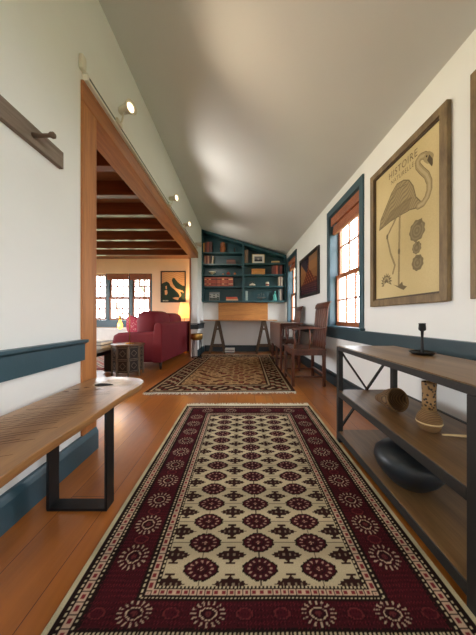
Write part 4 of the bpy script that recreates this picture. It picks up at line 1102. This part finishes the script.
solo('throw_pillow', MB().puff((0, 0, 0), (.06, .20, .20), .6, 24, pm), M['pillow'], 'red patterned throw pillow leaning on the sofa', 'pillow')

# ------------------------------------------------------------------ lamp behind the sofa
fl = thing('floor_lamp', 'lamp with a glowing yellow shade behind the far end of the red sofa', 'lamp', (-1.56, 6.5, 0))
q = (-1.56, 6.5, 0)
part('base', MB().lathe([(.12, 0), (.12, .015), (.03, .03), (.015, .05)], 28, q), M['brass'], fl)
part('pole', MB().lathe([(.011, .05), (.011, 1.05)], 12, q), M['brass'], fl)
part('lamp_shade', MB().lathe([(.185, .93), (.11, 1.36), (.107, 1.36), (.182, .93)], 36, q), M['shade'], fl)
part('bulb', MB().lathe([(0, 1.06), (.02, 1.065), (.032, 1.10), (.024, 1.14), (0, 1.155)], 16, q), M['bulb'], fl)
part('finial', MB().tube([(q[0], q[1], 1.15), (q[0], q[1], 1.38)], .004, 8), M['brass'], fl)
def point(name, loc, e, c, r, parent):
    L = bpy.data.lights.new(name, 'POINT'); L.energy = e; L.color = c; L.shadow_soft_size = r
    o = bpy.data.objects.new(name, L); COL.objects.link(o); o.parent = parent; o.location = Vector(loc)-Vector(parent.location); return o
point('lamp_glow', (-1.56, 6.5, 1.2), 45, (1, .68, .30), .05, fl)

# ------------------------------------------------------------------ carved octagonal table and filament lamp
ot = thing('octagonal_table', 'small carved octagonal side table in front of the red sofa', 'side table', (-1.90, 3.98, 0))
oc_ = Vector((-1.90, 3.98, 0)); ro = .245; zt_ = .515
ag = [math.pi/8+k*math.pi/4+.08 for k in range(8)]
def op(k, r, z): return oc_+Vector((r*math.cos(ag[k % 8]), r*math.sin(ag[k % 8]), z))
part('tabletop', MB().prism([op(k, ro+.018, 0) for k in range(8)], (0, 0, zt_-.028), (0, 0, zt_)), M['carved_top'], ot, .004)
for k in range(8):
    part('post', MB().bar(op(k, ro-.012, 0), op(k, ro-.012, zt_-.028), .022, .022), M['inlay'], ot, .003)
    pa, pb = op(k, ro-.014, 0), op(k+1, ro-.014, 0); nn = ((pa+pb)/2-oc_).normalized(); dd = (pb-pa).normalized()
    pnl = part('panel', MB().add([pa+Vector((0, 0, .07)), pb+Vector((0, 0, .07)), pb+Vector((0, 0, zt_-.03)), pa+Vector((0, 0, zt_-.03))], [(0, 1, 2, 3)]), M['carved'], ot)
    mb = MB(); L_ = (pb-pa).length
    for zz in (.09, .26, .285, zt_-.05): mb.bar(pa+dd*.02+nn*.003+Vector((0, 0, zz)), pb-dd*.02+nn*.003+Vector((0, 0, zz)), .010, .008)
    for zc_ in (.175, .375):
        c_ = (pa+pb)/2+nn*.003+Vector((0, 0, zc_))
        for s_ in (-1, 1):
            mb.bar(c_+dd*.045*s_+Vector((0, 0, 0)), c_+Vector((0, 0, .05)), .006, .006); mb.bar(c_+dd*.045*s_, c_-Vector((0, 0, .05)), .006, .006)
            mb.bar(c_+dd*.07*s_-Vector((0, 0, .07)), c_+dd*.07*s_+Vector((0, 0, .07)), .007, .006, dd)
    part('fretwork', mb, M['inlay'], pnl)
el = thing('filament_lamp', 'brass desk lamp with hanging amber filament bulb on the octagonal table', 'lamp', (-1.86, 3.96, zt_))
q = (-1.86, 3.96, zt_+.0005)
part('base', MB().lathe([(0, 0), (.07, 0), (.07, .012), (.02, .018), (0, .018)], 28, q), M['brass'], el)
part('rod', MB().tube([(q[0], q[1], zt_+.015), (q[0], q[1], 1.0), (q[0]-.01, q[1], 1.015), (q[0]-.15, q[1], 1.015), (q[0]-.16, q[1], 1.005), (q[0]-.16, q[1], .98)], .006, 10), M['brass'], el)
e_ = (q[0]-.16, q[1], 0)
part('socket', MB().lathe([(.012, .985), (.02, .975), (.02, .915), (.016, .91)], 16, e_), M['brass'], el)
part('bulb', MB().lathe([(.015, .912), (.02, .89), (.04, .83), (.042, .80), (.03, .765), (0, .755)], 20, e_), M['filament'], el)
point('filament_glow', (e_[0], e_[1]-.07, .82), 2.5, (1, .6, .22), .03, el)

# ------------------------------------------------------------------ coffee table and things on it
ct = thing('coffee_table', 'low black-legged coffee table with grey top left of the octagonal table', 'coffee table', (-2.9, 3.85, 0))
part('tabletop', MB().box(-3.6, -2.21, 3.46, 4.22, .40, .445), M['grey_stone'], ct, .004)
for xx in (-2.32, -3.5):
    lg = MB().box(xx-.06, xx+.06, 4.12, 4.20, 0.01, .40).box(xx-.06, xx+.06, 3.50, 3.58, .01, .40).box(xx-.06, xx+.06, 3.58, 4.12, .33, .40)
    part('leg', lg, M['black'], ct, .003)
part('apron', MB().box(-3.44, -2.38, 4.14, 4.18, .33, .40), M['black'], ct, .002)
for i, (c_, lb) in enumerate((('grey_stone', 'lower grey coffee-table book on the coffee table'), ('pewter', 'upper dark grey coffee-table book on the coffee table'))):
    z = .446+.056*i; t = thing('book', lb, 'book', (-2.5, 4.0, z), 'books on the coffee table')
    part('cover', MB().box(-2.75+.02*i, -2.24, 3.80, 4.18-.02*i, z, z+.005).box(-2.75+.02*i, -2.24, 3.80, 4.18-.02*i, z+.049, z+.054).box(-2.755+.02*i, -2.745+.02*i, 3.80, 4.18-.02*i, z, z+.054), M[c_], t)
    part('pages', MB().box(-2.74+.02*i, -2.25, 3.81, 4.17-.02*i, z+.005, z+.049), M['paper'], t)
solo('magazine', MB().box(-2.70, -2.3, 3.84, 4.12, .559, .567), M['paper'], 'white magazine on top of the coffee table books', 'magazine')

# ------------------------------------------------------------------ outdoors: lawn and pale bare trees
solo('lawn', MB().box(-40, 40, -40, 60, -.75, -.6), M['grass'], kind='structure', recentre=False)
def tree(x, y, h, seed, label, leaves):
    rr = random.Random(seed); tm = MB(); lm = MB()
    t = thing('tree', label, 'tree', (x, y, -.6), 'trees outside the windows')
    def grow(p, d, L, r, k):
        e = p+d*L; m_ = p+d*L*.5+Vector((rr.uniform(-.06, .06), rr.uniform(-.06, .06), 0))*L
        tm.tube([p, m_, e], [r, r*.85, r*.65], 6)
        if k == 0:
            if leaves:
                for _ in range(leaves):
                    c = e+Vector((rr.gauss(0, .28), rr.gauss(0, .28), rr.gauss(0, .28))); a = Vector((rr.gauss(0, 1), rr.gauss(0, 1), rr.gauss(0, 1))).normalized()*.09; b = a.orthogonal().normalized()*.05
                    lm.add([c-a, c+b, c+a, c-b], [(0, 1, 2, 3)])
            return
        for _ in range(3):
            nd = (d+Vector((rr.uniform(-.75, .75), rr.uniform(-.75, .75), rr.uniform(-.15, .5)))).normalized(); grow(p+d*L*rr.uniform(.6, 1), nd, L*rr.uniform(.6, .78), r*.55, k-1)
    grow(Vector((x, y, -.6)), Vector((0, 0, 1)), h*.36, h*.022, 4)
    part('trunk', tm, M['bark'], t)
    if leaves: part('foliage', lm, M['leafm'], t)
tree(6.5, 8.5, 6.0, 1, 'leafy tree seen through the near right window', 14)
tree(9.0, 14.0, 7.0, 2, 'leafy tree farther back outside the right windows', 14)
tree(-5.6, 15.0, 7.0, 4, 'bare tree seen through the middle sash of the sitting room window', 0)
tree(-8.8, 17.0, 7.5, 5, 'bare tree at the left outside the sitting room window', 0)

# ------------------------------------------------------------------ light
W = bpy.data.worlds.new('overcast_sky'); SC.world = W; W.use_nodes = True
nt = W.node_tree; bg = nt.nodes['Background']
tc = nt.nodes.new('ShaderNodeTexCoord'); sp_ = nt.nodes.new('ShaderNodeSeparateXYZ'); nt.links.new(tc.outputs['Generated'], sp_.inputs[0])
rp = nt.nodes.new('ShaderNodeValToRGB'); rp.color_ramp.elements[0].position = .45; rp.color_ramp.elements[1].position = 1.0
rp.color_ramp.elements[0].color = (.95, .975, 1, 1); rp.color_ramp.elements[1].color = (.74, .87, 1, 1)
mr = nt.nodes.new('ShaderNodeMapRange'); mr.inputs['From Min'].default_value = -1; mr.inputs['From Max'].default_value = 1
nt.links.new(sp_.outputs['Z'], mr.inputs['Value']); nt.links.new(mr.outputs['Result'], rp.inputs['Fac']); nt.links.new(rp.outputs['Color'], bg.inputs['Color'])
bg.inputs['Strength'].default_value = 11.0
def portal(loc, direction, sx, sy):
    L = bpy.data.lights.new('daylight_portal', 'AREA'); L.shape = 'RECTANGLE'; L.size = sx; L.size_y = sy; L.cycles.is_portal = True
    o = bpy.data.objects.new('daylight_portal', L); COL.objects.link(o); o.location = loc
    d = Vector(direction).normalized(); z = -d; up = Vector((0, 0, 1)); x = up.cross(z).normalized(); y = z.cross(x)
    o.rotation_euler = Matrix((x, y, z)).transposed().to_euler()
for f, n, b, t in WIN_R: portal(RW((f+n)/2, 1.65, -.23), WN, f-n, 1.75)
portal((-3.54, YB+.26, 1.54), (0, -1, 0), 2.1, 1.4)
portal((-5.22, 3.7, 1.48), (1, 0, 0), 3.0, 1.5)
portal((.2, YN-.17, 1.3), (0, 1, 0), .65, 2.15)

# ------------------------------------------------------------------ camera
cam = bpy.data.cameras.new('camera'); co_ = bpy.data.objects.new('camera', cam); COL.objects.link(co_)
cam.sensor_fit = 'VERTICAL'; cam.sensor_height = 36; cam.lens = F/635*36; cam.shift_x = -(CX-238)/635; cam.clip_start = .02
co_.location = (0, 0, H); co_.rotation_euler = (math.pi/2, 0, 0)
SC.camera = co_
vs = SC.view_settings; vs.view_transform = 'Standard'; vs.look = 'None'; vs.gamma = 1; vs.use_curve_mapping = False; vs.exposure = 0.5
SC.cycles.max_bounces = 12; SC.cycles.diffuse_bounces = 6; SC.cycles.use_denoising = True; SC.cycles.sample_clamp_indirect = 4
